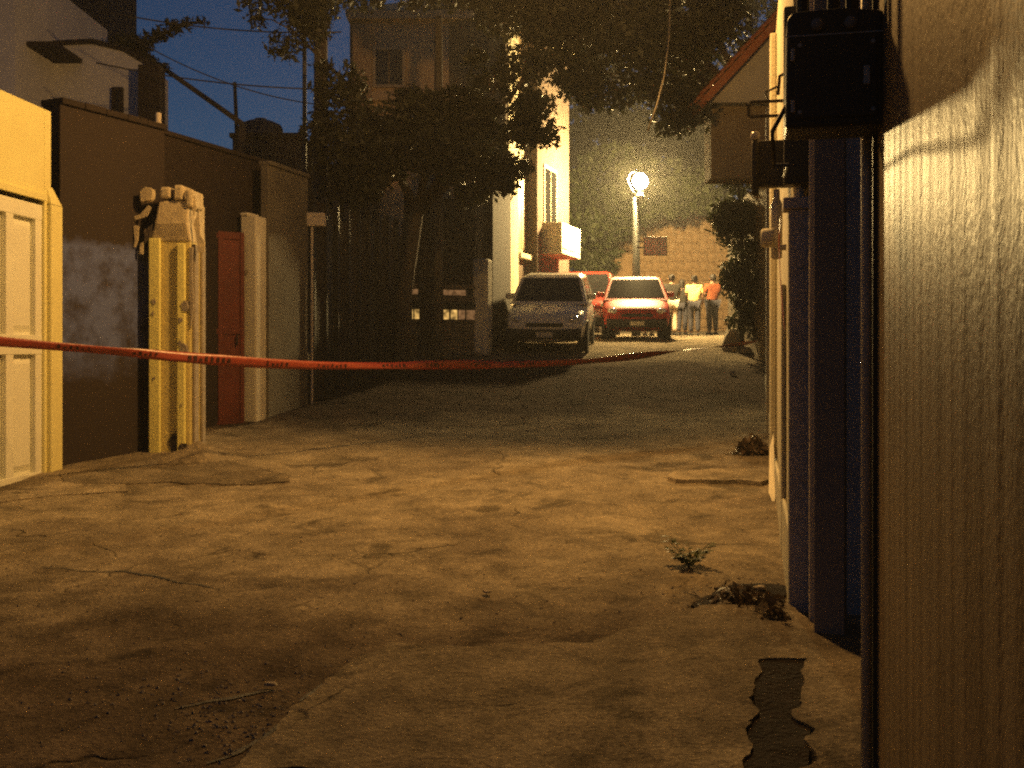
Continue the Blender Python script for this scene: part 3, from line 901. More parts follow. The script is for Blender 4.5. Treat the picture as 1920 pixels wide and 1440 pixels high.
# brown house behind the tree
Yv = 25.0
bh = empty('brown_house', (0, 0, 0), 0, 'tall brown house whose upper storey shows through the tree', 'house')
xa, xb = px(664, 0, Yv).x, px(962, 0, Yv).x
zt = px(0, 40, Yv).z
MB().box(xa, xb, Yv, Yv + 5, .8, zt).build('wall', BROWNHOUSE, bh)
MB().box(xa - .03, xa + .42, Yv - .1, Yv - .003, .8, zt - .1).build('corner_pilaster', M('pilaster_paint', (.40, .27, .15), (.32, .21, .12), 2, .9, .2, 30), bh, bevel=.02)
MB().box(xa - .15, xb + .1, Yv - .2, Yv + 5.1, zt + .003, zt + .22).build('roof_slab', BROWNHOUSE, bh, bevel=.02)
MB().box(xa + .43, xb, Yv - .16, Yv - .003, px(0, 175, Yv).z - .2, px(0, 175, Yv).z).build('floor_band', BROWNHOUSE, bh, bevel=.02)
for x0, x1 in ((790, 870),):
    window(bh, px(700, 0, Yv).x, px(760, 0, Yv).x, Yv - .03, px(0, 165, Yv).z, px(0, 90, Yv).z, GLASS, TAN, 1)
window(bh, px(875, 0, Yv).x, px(938, 0, Yv).x, Yv - .03, px(0, 170, Yv).z, px(0, 88, Yv).z, emit('warm_curtain', (1.0, .60, .15), .22), TAN, 2)
window(bh, px(780, 0, Yv).x, px(850, 0, Yv).x, Yv - .03, px(0, 400, Yv).z, px(0, 280, Yv).z, GLASS, TAN, 1)

# bright facade lit by the far lamp: three bays stepping back along the street
A = Vector(px(951, 530, 24.6).xy)
fang = math.atan2(6.2, 2.05)
bf = empty('white_facade_house', (A.x, A.y, 1.4), fang - math.pi / 2, 'tall white house front glaring under the far street lamp', 'house')
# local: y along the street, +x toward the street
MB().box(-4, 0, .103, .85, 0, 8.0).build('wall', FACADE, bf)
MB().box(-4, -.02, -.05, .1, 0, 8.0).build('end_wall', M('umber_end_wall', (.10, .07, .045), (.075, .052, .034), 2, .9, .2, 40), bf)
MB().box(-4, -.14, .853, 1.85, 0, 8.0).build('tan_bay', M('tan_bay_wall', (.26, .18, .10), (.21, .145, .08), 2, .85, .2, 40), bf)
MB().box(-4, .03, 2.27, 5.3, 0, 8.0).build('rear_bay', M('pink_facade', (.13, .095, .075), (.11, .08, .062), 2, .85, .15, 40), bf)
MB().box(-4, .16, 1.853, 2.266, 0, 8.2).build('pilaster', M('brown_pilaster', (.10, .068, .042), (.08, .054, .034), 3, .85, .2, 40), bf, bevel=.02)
wf = MB().box(-.139, -.10, .95, 1.78, 2.5, 5.6).build('window', TAN, bf)
for k in range(2):
    MB().box(-.099, -.09, 1.0 + k * .38, 1.34 + k * .38, 2.6, 5.5).build('pane', M('curtain_pane', (.42, .38, .24), (.36, .32, .20), 3, .4, 0, 20), wf)
MB().box(-.138, .05, .9, 1.82, 2.34, 2.47).build('sill', FACADE, bf, bevel=.02)
wf = MB().box(-.139, -.10, .98, 1.75, .05, 2.2).build('door', M('brown_door', (.12, .08, .045), (.10, .065, .038), 3, .6, .15, 40), bf)
MB().box(-.098, -.06, 1.6, 1.65, 1.0, 1.2).build('handle', PALESTEEL, wf)
bal = MB().box(.033, .62, 2.45, 4.3, 2.55, 2.68).build('balcony', WHITE, bf, bevel=.02)
MB().box(.53, .62, 2.45, 4.3, 2.683, 3.35).build('parapet', WHITE, bal, bevel=.02)
MB().box(.034, .528, 2.45, 2.54, 2.683, 3.35).build('parapet', WHITE, bal, bevel=.02)
MB().box(.034, .528, 4.21, 4.3, 2.683, 3.35).build('parapet', WHITE, bal, bevel=.02)
wf = MB().box(.031, .06, 2.8, 4.0, 2.9, 4.9).build('window', TAN, bf)
MB().box(.061, .07, 2.9, 3.36, 3.0, 4.8).build('pane', GLASS, wf)
MB().box(.061, .07, 3.44, 3.9, 3.0, 4.8).build('pane', GLASS, wf)
MB().box(-4.1, .3, -.1, 5.4, 8.2, 8.4).build('roof_slab', FACADE, bf, bevel=.02)

# end wall of the street, with courses of rough blocks
Yw = 38.5
ew = empty('end_wall', (0, 0, 0), 0, 'orange rough block wall closing the street behind the people', 'wall')
x0, x1 = px(1085, 0, Yw).x, px(1500, 0, Yw).x
MB().box(x0, x1, Yw, Yw + .4, 1.5, 6.7).build('wall_core', M('mortar', (.32, .21, .115), (.25, .165, .09), 3, .95, .5, 30), ew)
blk = []
for v in range(4):
    mb = MB(); hw, hh = .27, .16
    f_ = lambda: random.uniform(-.025, .025)
    mb.add([(-hw + f_(), -.05, -hh + f_()), (hw + f_(), -.05, -hh + f_()), (hw + f_(), -.05, hh + f_()), (-hw + f_(), -.05, hh + f_()),
            (-hw, .02, -hh), (hw, .02, -hh), (hw, .02, hh), (-hw, .02, hh), (f_(), -.075, f_())],
           [(0, 1, 8), (1, 2, 8), (2, 3, 8), (3, 0, 8), (0, 4, 5, 1), (1, 5, 6, 2), (2, 6, 7, 3), (3, 7, 4, 0)])
    b_ = mb.build('block', ORANGEWALL, ew)
    blk.append(b_)
first = set()
r_ = 0
z = 2.15
cnt = 0
while z < 6.5:
    x = px(1195, 0, Yw).x + (.28 if r_ % 2 else 0)
    while x < px(1360, 0, Yw).x:
        v = random.randrange(4)
        if v not in first:
            o = blk[v]; first.add(v)
        else:
            o = blk[v].copy(); COL.objects.link(o); o.parent = ew
        o.location = (x, Yw - .002, z); o.scale = (random.uniform(.92, 1.0), 1, random.uniform(.92, 1.0))
        x += .565; cnt += 1
    z += .34; r_ += 1

# ------------------------------------------------------------------ right side
RA = .2218
RO = Vector((1.55, 5.98, 0))
rw = empty('cream_wall', RO, -RA, 'long cream street wall with a mauve end pilaster', 'wall')
MB().box(0.03, .4, .13, 11.6, -.1, 4.7).build('wall_face', CREAMWALL, rw, bevel=.01)
MB().box(0, .125, 0, .128, -.05, 2.33).build('pilaster', CREAMWALL, rw, bevel=.008)
MB().box(.004, .13, -.012, -.001, -.05, 2.33).build('pilaster_face', MAUVE, rw)
MB().box(.13, .4, .0, .128, -.05, 4.7).build('end_face', MAUVE, rw)
for y0, z0, z1, pj in ((1.4, -.05, 2.0, .035), (4.4, -.05, 4.6, .06), (7.6, -.05, 4.6, .06)):
    MB().box(.03 - pj, .029, y0, y0 + .5, z0 + g0(6 + y0), z1).build('pilaster', CREAMWALL, rw, bevel=.012)
for y0, y1 in ((.14, 4.39), (4.91, 7.59), (8.11, 11.5)):
    MB().box(0.0, .029, y0, y1, 0, .32 + g0(6.3 + (y0 + y1) / 2)).build('plinth', CREAMWALL, rw, bevel=.012)
MB().box(-.03, .2, -.03, .16, 2.334, 2.40).build('pilaster_cap', MAUVE, rw, bevel=.008)
# broken pale render at the base
MB().add([(-.04, 4.2, .62), (-.06, 3.4, .30), (-.005, 3.3, .28), (-.002, 4.3, .75), (-.02, 3.2, .22), (0.0, 4.45, .6)], [(0, 1, 2, 3), (1, 4, 2), (0, 3, 5)]).build('loose_render', WHITE, rw)

# recess: conduit, steel column, dark door
def lw(x, y, z=0):
    c, s_ = math.cos(-RA), math.sin(-RA)
    return Vector((RO.x + x * c - y * s_, RO.y + x * s_ + y * c, z))


p = lw(.125, -.2)
o = MB().box(-.024, .024, -.02, .02, -.05, 4.6).build('door_frame_post', PALESTEEL, bevel=.006)
o.location = p; o.rotation_euler.z = -RA; tag(o, 'slim pale steel door post between mauve pilaster and dark column', 'post')
p = lw(.20, -.40)
o = empty('steel_column', p, -RA - .12, 'dark blue-grey steel column in the doorway recess', 'column')
MB().box(-.075, .075, -.14, -.10, -.05, 4.6).build('flange', DARKSTEEL, o, bevel=.004)
MB().box(-.075, .075, .10, .14, -.05, 4.6).build('flange', DARKSTEEL, o, bevel=.004)
MB().box(-.074, -.05, -.099, .099, -.05, 4.6).build('web', DARKSTEEL, o)
dd = empty('recessed_door', lw(.42, -2.15), -RA, 'dark brown sheet door deep in the recess behind the steel column', 'door')
BRD = M('dark_brown_door', (.045, .033, .026), (.032, .023, .018), 4, .6, .15, 40, speck=.2)
for k in range(4):
    MB().box(0, .05, k * .45 + .01, k * .45 + .44, .0, 3.4).build('door_panel', BRD, dd, bevel=.005)
MB().box(-.01, .06, 0, 1.8, 3.405, 4.6).build('transom', BRD, dd)

# brown corrugated gate leaf close to the camera
hg = Vector((1.24, 3.72, 0))
GANG = R(14.6)
sg = empty('corrugated_gate', hg, -GANG, 'brown ribbed sheet metal gate leaf filling the near right edge', 'gate')
LEN, HGT = 3.5, 4.2
mb = MB(); pts = []
pit = .16
y = -.04
while y > -LEN:
    dp = random.uniform(.0007, .0019); sh = random.uniform(-.02, .02)
    for dx, dy in ((.030, 0), (.030, -.05 + sh), (.030 - dp, -.08 + sh), (.030 - dp, -.125 + sh * .5)):
        pts.append((dx, y + dy))
    y -= pit
nn = len(pts)
V = []; F = []
zs = [0.02, .8, 1.6, 2.4, 3.2, HGT]
for zi, z in enumerate(zs):
    for (dx, dy) in pts:
        V.append((dx, dy, z))
for zi in range(len(zs) - 1):
    for i in range(nn - 1):
        F.append((zi * nn + i, zi * nn + i + 1, (zi + 1) * nn + i + 1, (zi + 1) * nn + i))
mb.v, mb.f = V, F
o = mb.build('ribbed_sheet', SHEET, sg, fix=True)
sm = o.modifiers.new('solid', 'SOLIDIFY'); sm.thickness = .003; sm.offset = 1
MB().tube([(-.004, -.01, 0), (-.004, -.01, HGT)], .019, 10).build('edge_pipe', PALESTEEL, sg, smooth=True)
MB().box(.016, .06, -.034, .03, 0.0, HGT).build('gate_frame', BRD, sg, bevel=.004)
for k in range(10):
    yy = -.085 - .32 * k
    MB().lathe([(.009, 0), (.009, -.004), (.005, -.008), (0, -.009)], 8, (.0, 0, 0), 'x').build('rivet', PALESTEEL, sg).location = (.034, yy, 2.70)

# meter box
bx = empty('meter_box', lw(.07, -2.42, 2.28), -RA, 'large black meter box mounted high above the doorway recess', 'meter box')
mb = MB().prism([(-.16, 0), (.155, 0), (.15, .375), (.02, .392), (-.135, .387), (-.155, .367)], 'y', -.11, .11)
body = mb.build('box_body', BLACKMETAL, bx, bevel=.012)
MB().box(-.13, .13, -.122, -.112, .03, .29).build('cover', PLASTIC, bx, bevel=.006)
for cx in (-.06, .045):
    MB().lathe([(.02, -.112), (.02, -.13), (.012, -.136), (0, -.137)], 10, (cx, 0, .335), 'y').build('seal_cap', M('seal', (.25, .22, .18), (.2, .18, .15), 6, .35, 0, 30), bx)
for cx in (-.10, .0, .06):
    MB().tube([(cx, 0, .38), (cx, 0, 1.6)], .022, 7).build('riser_pipe', BLACKMETAL, bx)
MB().box(.05, .09, .112, .25, .1, .3).build('wall_bracket', BLACKMETAL, bx)
for z in (.07, .24):
    MB().tube([(-.137, -.125, z - .02), (-.137, -.125, z + .02)], .007, 7).build('hinge', PALESTEEL, bx)
for cx, cz in ((-.115, .05), (.115, .05), (-.115, .27), (.115, .27)):
    MB().lathe([(.007, -.122), (.007, -.126), (0, -.127)], 8, (cx, 0, cz), 'y').build('screw', PALESTEEL, bx)
MB().box(.085, .105, -.134, -.123, .13, .19).build('latch', PALESTEEL, bx, bevel=.003)
MB().box(-.16, .15, -.114, -.111, .302, .306).build('cover_lip', PALESTEEL, bx)
MB().tube([(-.155, 0, .1), (-.20, .03, .02), (-.19, .3, -.05), (-.12, .9, .05), (-.1, 2.2, .2)], .008, 6).build('service_cable', CABLE, bx, smooth=True)
# second dark box on the pilaster
b2 = empty('fuse_box', lw(.06, .05, 2.47), -RA, 'smaller dark fuse box above the mauve pilaster', 'fuse box')
MB().box(-.085, .12, -.07, .06, 0, 1.0).build('box_body', BLACKMETAL, b2, bevel=.01)
MB().box(-.07, .105, -.08, -.072, .04, .36).build('cover', PLASTIC, b2, bevel=.006)
MB().tube([(.0, 0, -.06), (.0, 0, 0)], .03, 8).build('conduit_stub', PALESTEEL, b2)
MB().tube([(.09, -.02, -.06), (.09, -.02, 0)], .016, 8).build('conduit_stub', PALESTEEL, b2)
# service rack with bracket and insulators
sr = empty('insulator_rack', lw(-.005, .95, 2.6), -RA, 'iron service bracket with ceramic insulators on the cream wall', 'bracket')
IRON = M('iron', (.03, .027, .026), (.04, .033, .03), 6, .6, .2, 50)
MB().tube([(.02, 0, .56), (-.20, 0, .56), (-.215, 0, .55), (-.215, 0, .475), (-.20, 0, .465), (.02, 0, .465)], .011, 6).build('arm', IRON, sr)
MB().tube([(-.09, 0, .56), (-.11, 0, .62), (-.02, .0, .66)], .008, 6).build('hook', IRON, sr)
MB().tube([(-.03, 0, .6), (-.02, 0, .72), (.02, 0, .74)], .012, 6).build('hook', IRON, sr)
MB().box(-.20, .03, -.05, .05, .0, .30).build('switch_case', IRON, sr, bevel=.012)
MB().lathe([(.016, -.06), (.024, -.04), (.024, .28), (.016, .30)], 10, (-.175, -.075, .0)).build('insulator_stem', IRON, sr, smooth=True)
MB().lathe([(.016, .30), (.03, .31), (.03, .335), (.02, .35), (0, .355)], 10, (-.175, -.075, .0)).build('insulator', CERAMIC, sr, smooth=True)
MB().lathe([(.02, -.45), (.035, -.44), (.038, -.1), (.02, -.06), (.02, 0)], 12, (-.04, -.05, -.02)).build('ceramic_fuse', CERAMIC, sr, smooth=True)
jb = empty('round_junction_box', lw(-.02, .72, 2.19), -RA, 'pale round junction box low on the cream wall corner', 'junction box')
MB().lathe([(.055, 0), (.06, -.02), (.06, -.07), (.05, -.085), (0, -.088)], 16, (0, 0, .06), 'x').build('housing', WHITE, jb, smooth=True).location = (-.04, 0, 0)
MB().tube([(-.02, 0, 0), (.03, 0, 0)], .02, 7).build('neck', WHITE, jb)
# red tape tail
tl = MB(); V = []
path = [lw(-.035, .42, 2.34), lw(-.045, .36, 2.2), lw(-.04, .28, 2.0), lw(-.03, .18, 1.8), lw(-.02, .09, 1.66)]
for i, p in enumerate(path):
    wv = Vector((.010, .045 + .01 * (i % 2), 0))
    V += [p - wv, p + wv]
tl.v = [tuple(v) for v in V]; tl.f = [(2 * i, 2 * i + 1, 2 * i + 3, 2 * i + 2) for i in range(len(path) - 1)]
o = tl.build('tape_tail', TAPE); tag(o, 'loose red tape tail hanging on the cream wall near its end', 'tape')
sm = o.modifiers.new('solid', 'SOLIDIFY'); sm.thickness = .002

# gabled house overhanging the street beyond the cream wall
Yg = 18.6
gh = empty('gabled_house', (0, 0, 0), 0, 'cream gabled house with orange tiled roof beyond the cream wall', 'house')
e0, e1, e2 = px(1328, 192, Yg), px(1452, 60, Yg), px(1560, -60, Yg)
MB().prism([(e0.x, e0.z), (e1.x, e1.z), (e2.x, e2.z), (e2.x + 2, e2.z), (e2.x + 2, e0.z)], 'y', Yg, Yg + .9).build('gable', CREAMWALL, gh)
MB().box(px(1338, 0, Yg).x, e2.x + 2, Yg + .25, Yg + .9, px(0, 330, Yg).z, e0.z - .003).build('jetty', M('ochre_jetty', (.22, .165, .09), (.17, .125, .07), 2, .9, .25, 40, speck=.2), gh)
MB().box(px(1452, 0, Yg).x, e2.x + 2, Yg + .3, Yg + 4, 1.0, px(0, 330, Yg).z - .003).build('lower_wall', M('ochre_lower_wall', (.20, .15, .08), (.15, .11, .06), 2, .9, .25, 40, speck=.2), gh)
rd = Vector((e2.x - e0.x, 0, e2.z - e0.z)); rl = rd.length; rd.normalize()
rn = Vector((-rd.z, 0, rd.x))
MB().prism([tuple((e0 - rd * .25 + rn * .003).xz), tuple((e2 + rn * .003).xz), tuple((e2 + rn * .13).xz), tuple((e0 - rd * .25 + rn * .13).xz)], 'y', Yg - .15, Yg + 1.0).build('roof', TILE, gh)
roof = [c for c in gh.children if c.name.startswith('roof')][0]
tilemesh = None
for k in range(int(rl / .26) + 1):
    for jx in range(5):
        base = e0 - rd * .28 + rd * (.26 * k) + rn * .135
        if tilemesh is None:
            tm = MB(); V = []; F = []
            for ii in range(2):
                for a_ in range(7):
                    th = math.pi * a_ / 6
                    off = rd * (.29 * ii) + rn * (.07 * math.sin(th) + (.03 if ii == 0 else 0))
                    V.append((off.x, -.11 * math.cos(th), off.z))
            F = [(a_, a_ + 1, 8 + a_, 7 + a_) for a_ in range(6)]
            tm.v, tm.f = V, F
            o = tm.build('tile', TILE, roof, fix=False); tilemesh = o
        else:
            o = tilemesh.copy(); COL.objects.link(o); o.parent = roof
        o.location = (base.x, Yg - .03 + .23 * jx, base.z)

# ------------------------------------------------------------------ lamps
# near lamp: above the frame, on an arm from a pole behind the cream wall
nl = empty('street_lamp', (2.72, 9.3, .2), 0, 'sodium street lamp on a curved arm above the near road', 'street lamp', 'street lamps')
MB().tube([(0, 0, 0), (0, 0, 6.0)], [.09, .07], 10).build('pole', PALESTEEL, nl, smooth=True)
loc = NEAR_LAMP - Vector(nl.location)
MB().tube([(0, 0, 5.9), (-.3, -.1, 6.25), (-.9, -.35, 6.42), (loc.x + .25, loc.y + .1, loc.z + .14)], .035, 8).build('arm', PALESTEEL, nl, smooth=True)
hd = MB().lathe([(.05, .2), (.16, .16), (.25, .06), (.27, .02), (.24, .02), (.14, .13), (0.0, .15)], 20, tuple(loc)).build('lamp_head', PALESTEEL, nl, smooth=True)
MB().lathe([(.0, -.03), (.06, -.02), (.08, .03), (.05, .09), (0, .1)], 14, tuple(loc)).build('bulb', emit('near_bulb', NEAR_COLOR, 25.0), nl, smooth=True)
ld = bpy.data.lights.new('near_lamp_light', 'POINT')
ld.energy = NEAR_POWER; ld.color = NEAR_COLOR; ld.shadow_soft_size = .2
lo = bpy.data.objects.new('near_lamp_light', ld); COL.objects.link(lo)
lo.location = NEAR_LAMP - Vector((0, 0, .06))
lo.rotation_euler = (0, 0, 0)

fl = empty('street_lamp', (FAR_LAMP.x - .1, FAR_LAMP.y + .05, gsmooth(28.2) - .05), 0, 'glowing street lamp on a dark pole in front of the far trees', 'street lamp', 'street lamps')
loc = FAR_LAMP - Vector(fl.location)
DKP = M('lamp_pole_paint', (.02, .022, .02), (.015, .017, .015), 4, .6, .1, 40)
MB().tube([(0, 0, 0), (0, 0, 1.2), (0, 0, loc.z - .42)], [.13, .11, .085], 12).build('pole', DKP, fl, smooth=True)
MB().lathe([(.11, -.44), (.13, -.40), (.10, -.36), (.07, -.26), (.10, -.20), (.05, -.17), (.0, -.165)], 14, tuple(loc)).build('collar', DKP, fl, smooth=True)
MB().tube([(.0, 0, loc.z - .4), (-.12, 0, loc.z - .2), (-.24, 0, loc.z + .05), (-.14, 0, loc.z + .24), (.1, 0, loc.z + .28)], .018, 7).build('bracket', DKP, fl, smooth=True)
MB().lathe([(.12, .185), (.11, .22), (.06, .26), (0, .28)], 16, tuple(loc)).build('cap', DKP, fl, smooth=True)
MB().lathe([(0, -.20), (.10, -.175), (.175, -.09), (.20, 0), (.175, .10), (.10, .175), (0, .20)], 20, tuple(loc)).build('globe', emit('far_globe', FAR_COLOR, FAR_STRENGTH), fl, smooth=True)
# sign board fixed to the pole
sg2 = px(1228, 462, 28.1)
o = empty('street_sign', (sg2.x, 28.05, sg2.z), R(6), 'rectangular sign board on the far lamp pole', 'sign')
MB().box(-.31, .31, -.015, .015, -.25, .25).build('board', SIGN, o, bevel=.006)
for z in (-.245, .22): MB().box(-.315, .315, -.022, -.016, z, z + .025).build('rim', PLASTIC, o)
for x in (-.315, .29): MB().box(x, x + .025, -.022, -.016, -.219, .219).build('rim', PLASTIC, o)
MB().box(-.48, -.31, -.012, .012, -.06, -.02).build('bracket', PLASTIC, o)
MB().box(-.48, -.31, -.012, .012, .1, .14).build('bracket', PLASTIC, o)

# ------------------------------------------------------------------ trees
def leaves_mesh(name, centers, radii, n, size, mat, parent=None, flat=.75, shell=.35):
    centers = np.array(centers, float); radii = np.array(radii, float)
    if radii.ndim == 1: radii = np.stack([radii, radii, radii * flat], 1)
    w_ = radii.prod(1) ** (1 / 1.3); w_ /= w_.sum()
    idx = rng.choice(len(centers), n, p=w_)
    d_ = rng.normal(size=(n, 3)); d_ /= np.linalg.norm(d_, axis=1)[:, None]
    r_ = (shell + (1 - shell) * rng.random(n)) ** .8
    # break each clump into sub-clumps so that gaps show
    P = centers[idx] + d_ * r_[:, None] * radii[idx]
    P += rng.normal(size=(n, 3)) * .04
    u = rng.normal(size=(n, 3)); u /= np.linalg.norm(u, axis=1)[:, None]
    t = rng.normal(size=(n, 3)); v = np.cross(u, t); v /= np.linalg.norm(v, axis=1)[:, None]
    L_ = size * (.45 + 1.25 * rng.random(n) ** 1.6)[:, None]; W_ = L_ * .42
    nrm = np.cross(u, v)
    a0 = P - u * L_; a1 = P + v * W_ + nrm * W_ * .3; a2 = P + u * L_; a3 = P - v * W_ + nrm * W_ * .3
    V = np.stack([a0, a1, a2, a3], 1).reshape(-1, 3)
    me = bpy.data.meshes.new(name)
    me.vertices.add(4 * n); me.vertices.foreach_set('co', V.ravel())
    me.loops.add(4 * n); me.loops.foreach_set('vertex_index', np.arange(4 * n))
    me.polygons.add(n); me.polygons.foreach_set('loop_start', np.arange(0, 4 * n, 4)); me.polygons.foreach_set('loop_total', np.full(n, 4))
    me.update(); me.validate()
    me.materials.append(mat)
    o = bpy.data.objects.new(name, me); COL.objects.link(o)
    if parent: o.parent = parent
    return o


def clumps(c, r, k, rr, seed):
    """k clumps spread through an ellipsoid c, r"""
    g = np.random.default_rng(seed); C = []; Q = []
    for _ in range(k):
        d_ = g.normal(size=3); d_ /= np.linalg.norm(d_)
        t = g.random() ** .45
        C.append((c[0] + d_[0] * t * r[0], c[1] + d_[1] * t * r[1], c[2] + d_[2] * t * r[2])); Q.append(rr * g.uniform(.55, 1.25))
    return C, Q


def tree(name, base, top, trunk_r, ells, nleaf, size, mat, label, seed, group=None, sub=.45, limb_r=.05):
    t = empty(name, base, 0, label, 'tree', group)
    base = Vector(base)
    tp = Vector(top) - base
    g = np.random.default_rng(seed)
    mb = MB()
    mid = tp * .5 + Vector((g.uniform(-.15, .15), g.uniform(-.15, .15), 0))
    mb.tube([(0, 0, -.1), tuple(mid * .5), tuple(mid), tuple(tp)], [trunk_r * 1.25, trunk_r, trunk_r * .85, trunk_r * .65], 10)
    mb.build('trunk', BARK, t, smooth=True)
    C, Q = [], []
    lm = MB()
    for (c, r, k, rr) in ells:
        c_, q_ = clumps(c, r, k, rr, seed + len(C))
        C += c_; Q += q_
        cc = Vector(c) - base
        m1 = tp.lerp(cc, .5) + Vector((g.uniform(-.3, .3), g.uniform(-.2, .2), .3))
        lm.tube([tuple(tp * .96), tuple(m1), tuple(cc)], [trunk_r * .55, limb_r * 1.2, limb_r * .6], 7)
        for e in c_[::2]:
            e = Vector(e) - base
            m2 = cc.lerp(e, .5) + Vector((g.uniform(-.12, .12), g.uniform(-.12, .12), g.uniform(-.05, .15)))
            lm.tube([tuple(cc.lerp(m1, g.uniform(0, .5))), tuple(m2), tuple(e)], [limb_r * .45, limb_r * .3, limb_r * .12], 5)
    lm.build('limbs', BARK, t, smooth=True)
    C = np.array(C) - np.array(base)
    leaves_mesh('crown', C, np.array(Q), nleaf, size, mat, t)
    return t


tree('broadleaf_tree', (-1.9, 18.6, 1.0), (-1.6, 18.2, 4.0), .16,
     [((-1.25, 17.2, 5.0), (1.5, .9, .8), 50, .34), ((-2.6, 17.0, 4.5), (.8, .7, .6), 16, .32), ((.25, 16.8, 5.05), (.55, .6, .42), 12, .28),
      ((-.4, 17.4, 4.3), (.7, .6, .4), 10, .26), ((-3.5, 16.6, 6.6), (.75, .6, .55), 12, .28), ((-2.7, 16.9, 5.5), (.5, .5, .7), 9, .28), ((-.2, 17.6, 6.0), (.75, .5, .4), 8, .22), ((.45, 17.2, 6.2), (.5, .5, .75), 16, .24)], 30000, .055, LEAF_A,
     'dark broadleaf tree leaning over the fence in front of the brown house', 11, limb_r=.035)
tree('broadleaf_tree', (5.4, 21.5, 1.5), (4.6, 20.5, 6.4), .2,
     [((2.2, 18.6, 7.2), (1.7, 1.2, 1.0), 34, .46), ((.4, 18.2, 7.5), (1.5, 1.2, .7), 26, .42), ((-1.6, 18.0, 7.9), (1.6, 1.1, .55), 22, .42),
      ((3.4, 20.2, 7.8), (1.3, 1.2, 1.0), 22, .5), ((2.9, 19.0, 5.9), (.8, .8, .6), 14, .36), ((1.4, 18.8, 6.2), (.9, .7, .5), 14, .34)], 26000, .065, LEAF_A,
     'dark tree rooted behind the gabled house spreading across the top of the street', 23)
# tree added out of view: its bough is shaped to shade the mid road
shadow_tree = tree('shadow_caster_tree', (3.9, 11.6, .3), (3.6, 11.4, 5.3), .14, [((3.2, 11.4, 6.6), (1.0, .9, .7), 16, .35)], 5000, .06, LEAF_A,
     'unseen added tree whose bough shades the mid road from the near lamp', 29)
C = [(x, 10.42 + .05 * math.sin(9 * x + 5 * z), z + .0) for x in np.arange(.02, 1.05, .1) for z in np.arange(5.12, 5.98, .1) if z > 5.12 + max(0, x - .4) * .62]
C = np.array(C) + rng.normal(size=(len(C), 3)) * .03
ob = np.array(shadow_tree.location)
leaves_mesh('shadow_leaves', C - ob, np.full(len(C), .10), 12000, .045, LEAF_A, shadow_tree)
MB().tube([tuple(Vector((3.6, 11.4, 5.3)) - shadow_tree.location), tuple(Vector((2.7, 10.9, 6.0)) - shadow_tree.location), tuple(Vector((1.3, 10.5, 5.85)) - shadow_tree.location), tuple(Vector((.05, 10.42, 5.7)) - shadow_tree.location)], [.06, .045, .03, .012], 7).build('shadow_bough', BARK, shadow_tree, smooth=True)
tree('street_tree', (2.2, 36.6, 2.0), (2.6, 36.2, 4.2), .16,
     [((2.3, 35.8, 5.6), (1.7, 1.3, 1.9), 40, .6), ((4.3, 36.0, 7.2), (2.2, 1.2, 1.4), 40, .6), ((6.0, 35.6, 6.9), (1.3, 1.0, 1.2), 22, .5)], 20000, .11, LEAF_B,
     'green tree lit from the front by the glowing street lamp', 31)
tree('backdrop_tree', (3.0, 42, 2.2), (3.0, 42, 7.0), .25,
     [((2.5, 42, 9.5), (4.2, 2, 3.5), 60, 1.0), ((7.0, 43, 10.5), (4.0, 2, 4.0), 60, 1.0), ((2.5, 42, 14), (5, 2, 2.5), 36, 1.1), ((8, 43, 16), (5, 2, 3), 36, 1.1)], 22000, .19, LEAF_A,
     'tall dark tree filling the background above the street lamp', 47)
# tall dark creeper-covered shrub right of the people
sh = empty('tall_shrub', (4.35, 20.6, 1.4), 0, 'tall black-green shrub below the gabled house, right of the people', 'shrub')
C, Q = [], []
for (c, r, k, rr) in (((4.35, 20.4, 4.6), (.42, .5, 1.1), 24, .32), ((4.45, 20.3, 3.0), (.36, .45, 1.0), 22, .3), ((4.45, 20.2, 2.1), (.3, .4, .5), 10, .25)):
    c_, q_ = clumps(c, r, k, rr, 60 + k); C += c_; Q += q_
leaves_mesh('foliage', np.array(C) - np.array((4.35, 20.6, 1.4)), np.array(Q), 9000, .055, LEAF_C, sh)
MB().tube([(.05, -.1, 0), (.1, -.1, 1.6), (0, -.1, 3.4)], [.06, .05, .02], 7).build('stem', BARK, sh)
# hedge between facade and lamp
sh = empty('roadside_bush', (2.9, 34.4, 2.0), 0, 'dim bush behind the parked cars below the street lamp', 'bush')
C, Q = clumps((2.6, 34.4, 3.5), (.9, .5, .9), 22, .42, 77)
leaves_mesh('foliage', np.array(C) - np.array((2.9, 34.4, 2.0)), np.array(Q), 5000, .08, LEAF_C, sh)
MB().tube([(0, 0, 0), (-.2, 0, 1.2)], [.06, .04], 7).build('stem', BARK, sh)
# leafy branch over the pale house
br = empty('leafy_branch_tree', (-5.3, 20.6, 1.0), 0, 'dark branching tree reaching over the pale house roof', 'tree')
MB().tube([(0, 0, 0), (0, 0, 3.5), (.1, 0, 4.9)], [.12, .1, .07], 8).build('trunk', BARK, br, smooth=True)
C = [px(x, y, 20.6) for x, y in ((225, 82), (250, 88), (275, 78), (300, 66), (325, 52), (350, 44), (375, 40), (265, 100), (285, 118), (300, 130))]
lim = MB(); lim.tube([(.1, 0, 4.9)] + [tuple(Vector(c) - Vector((-5.3, 20.6, 1.0))) for c in (C[1], C[3], C[5], C[6])], [.06, .05, .04, .03, .015], 6)
lim.build('limb', BARK, br)
leaves_mesh('crown', np.array(C) - np.array((-5.3, 20.6, 1.0)), np.array([.22, .2, .2, .17, .15, .14, .12, .16, .14, .15]), 900, .07, LEAF_A, br)

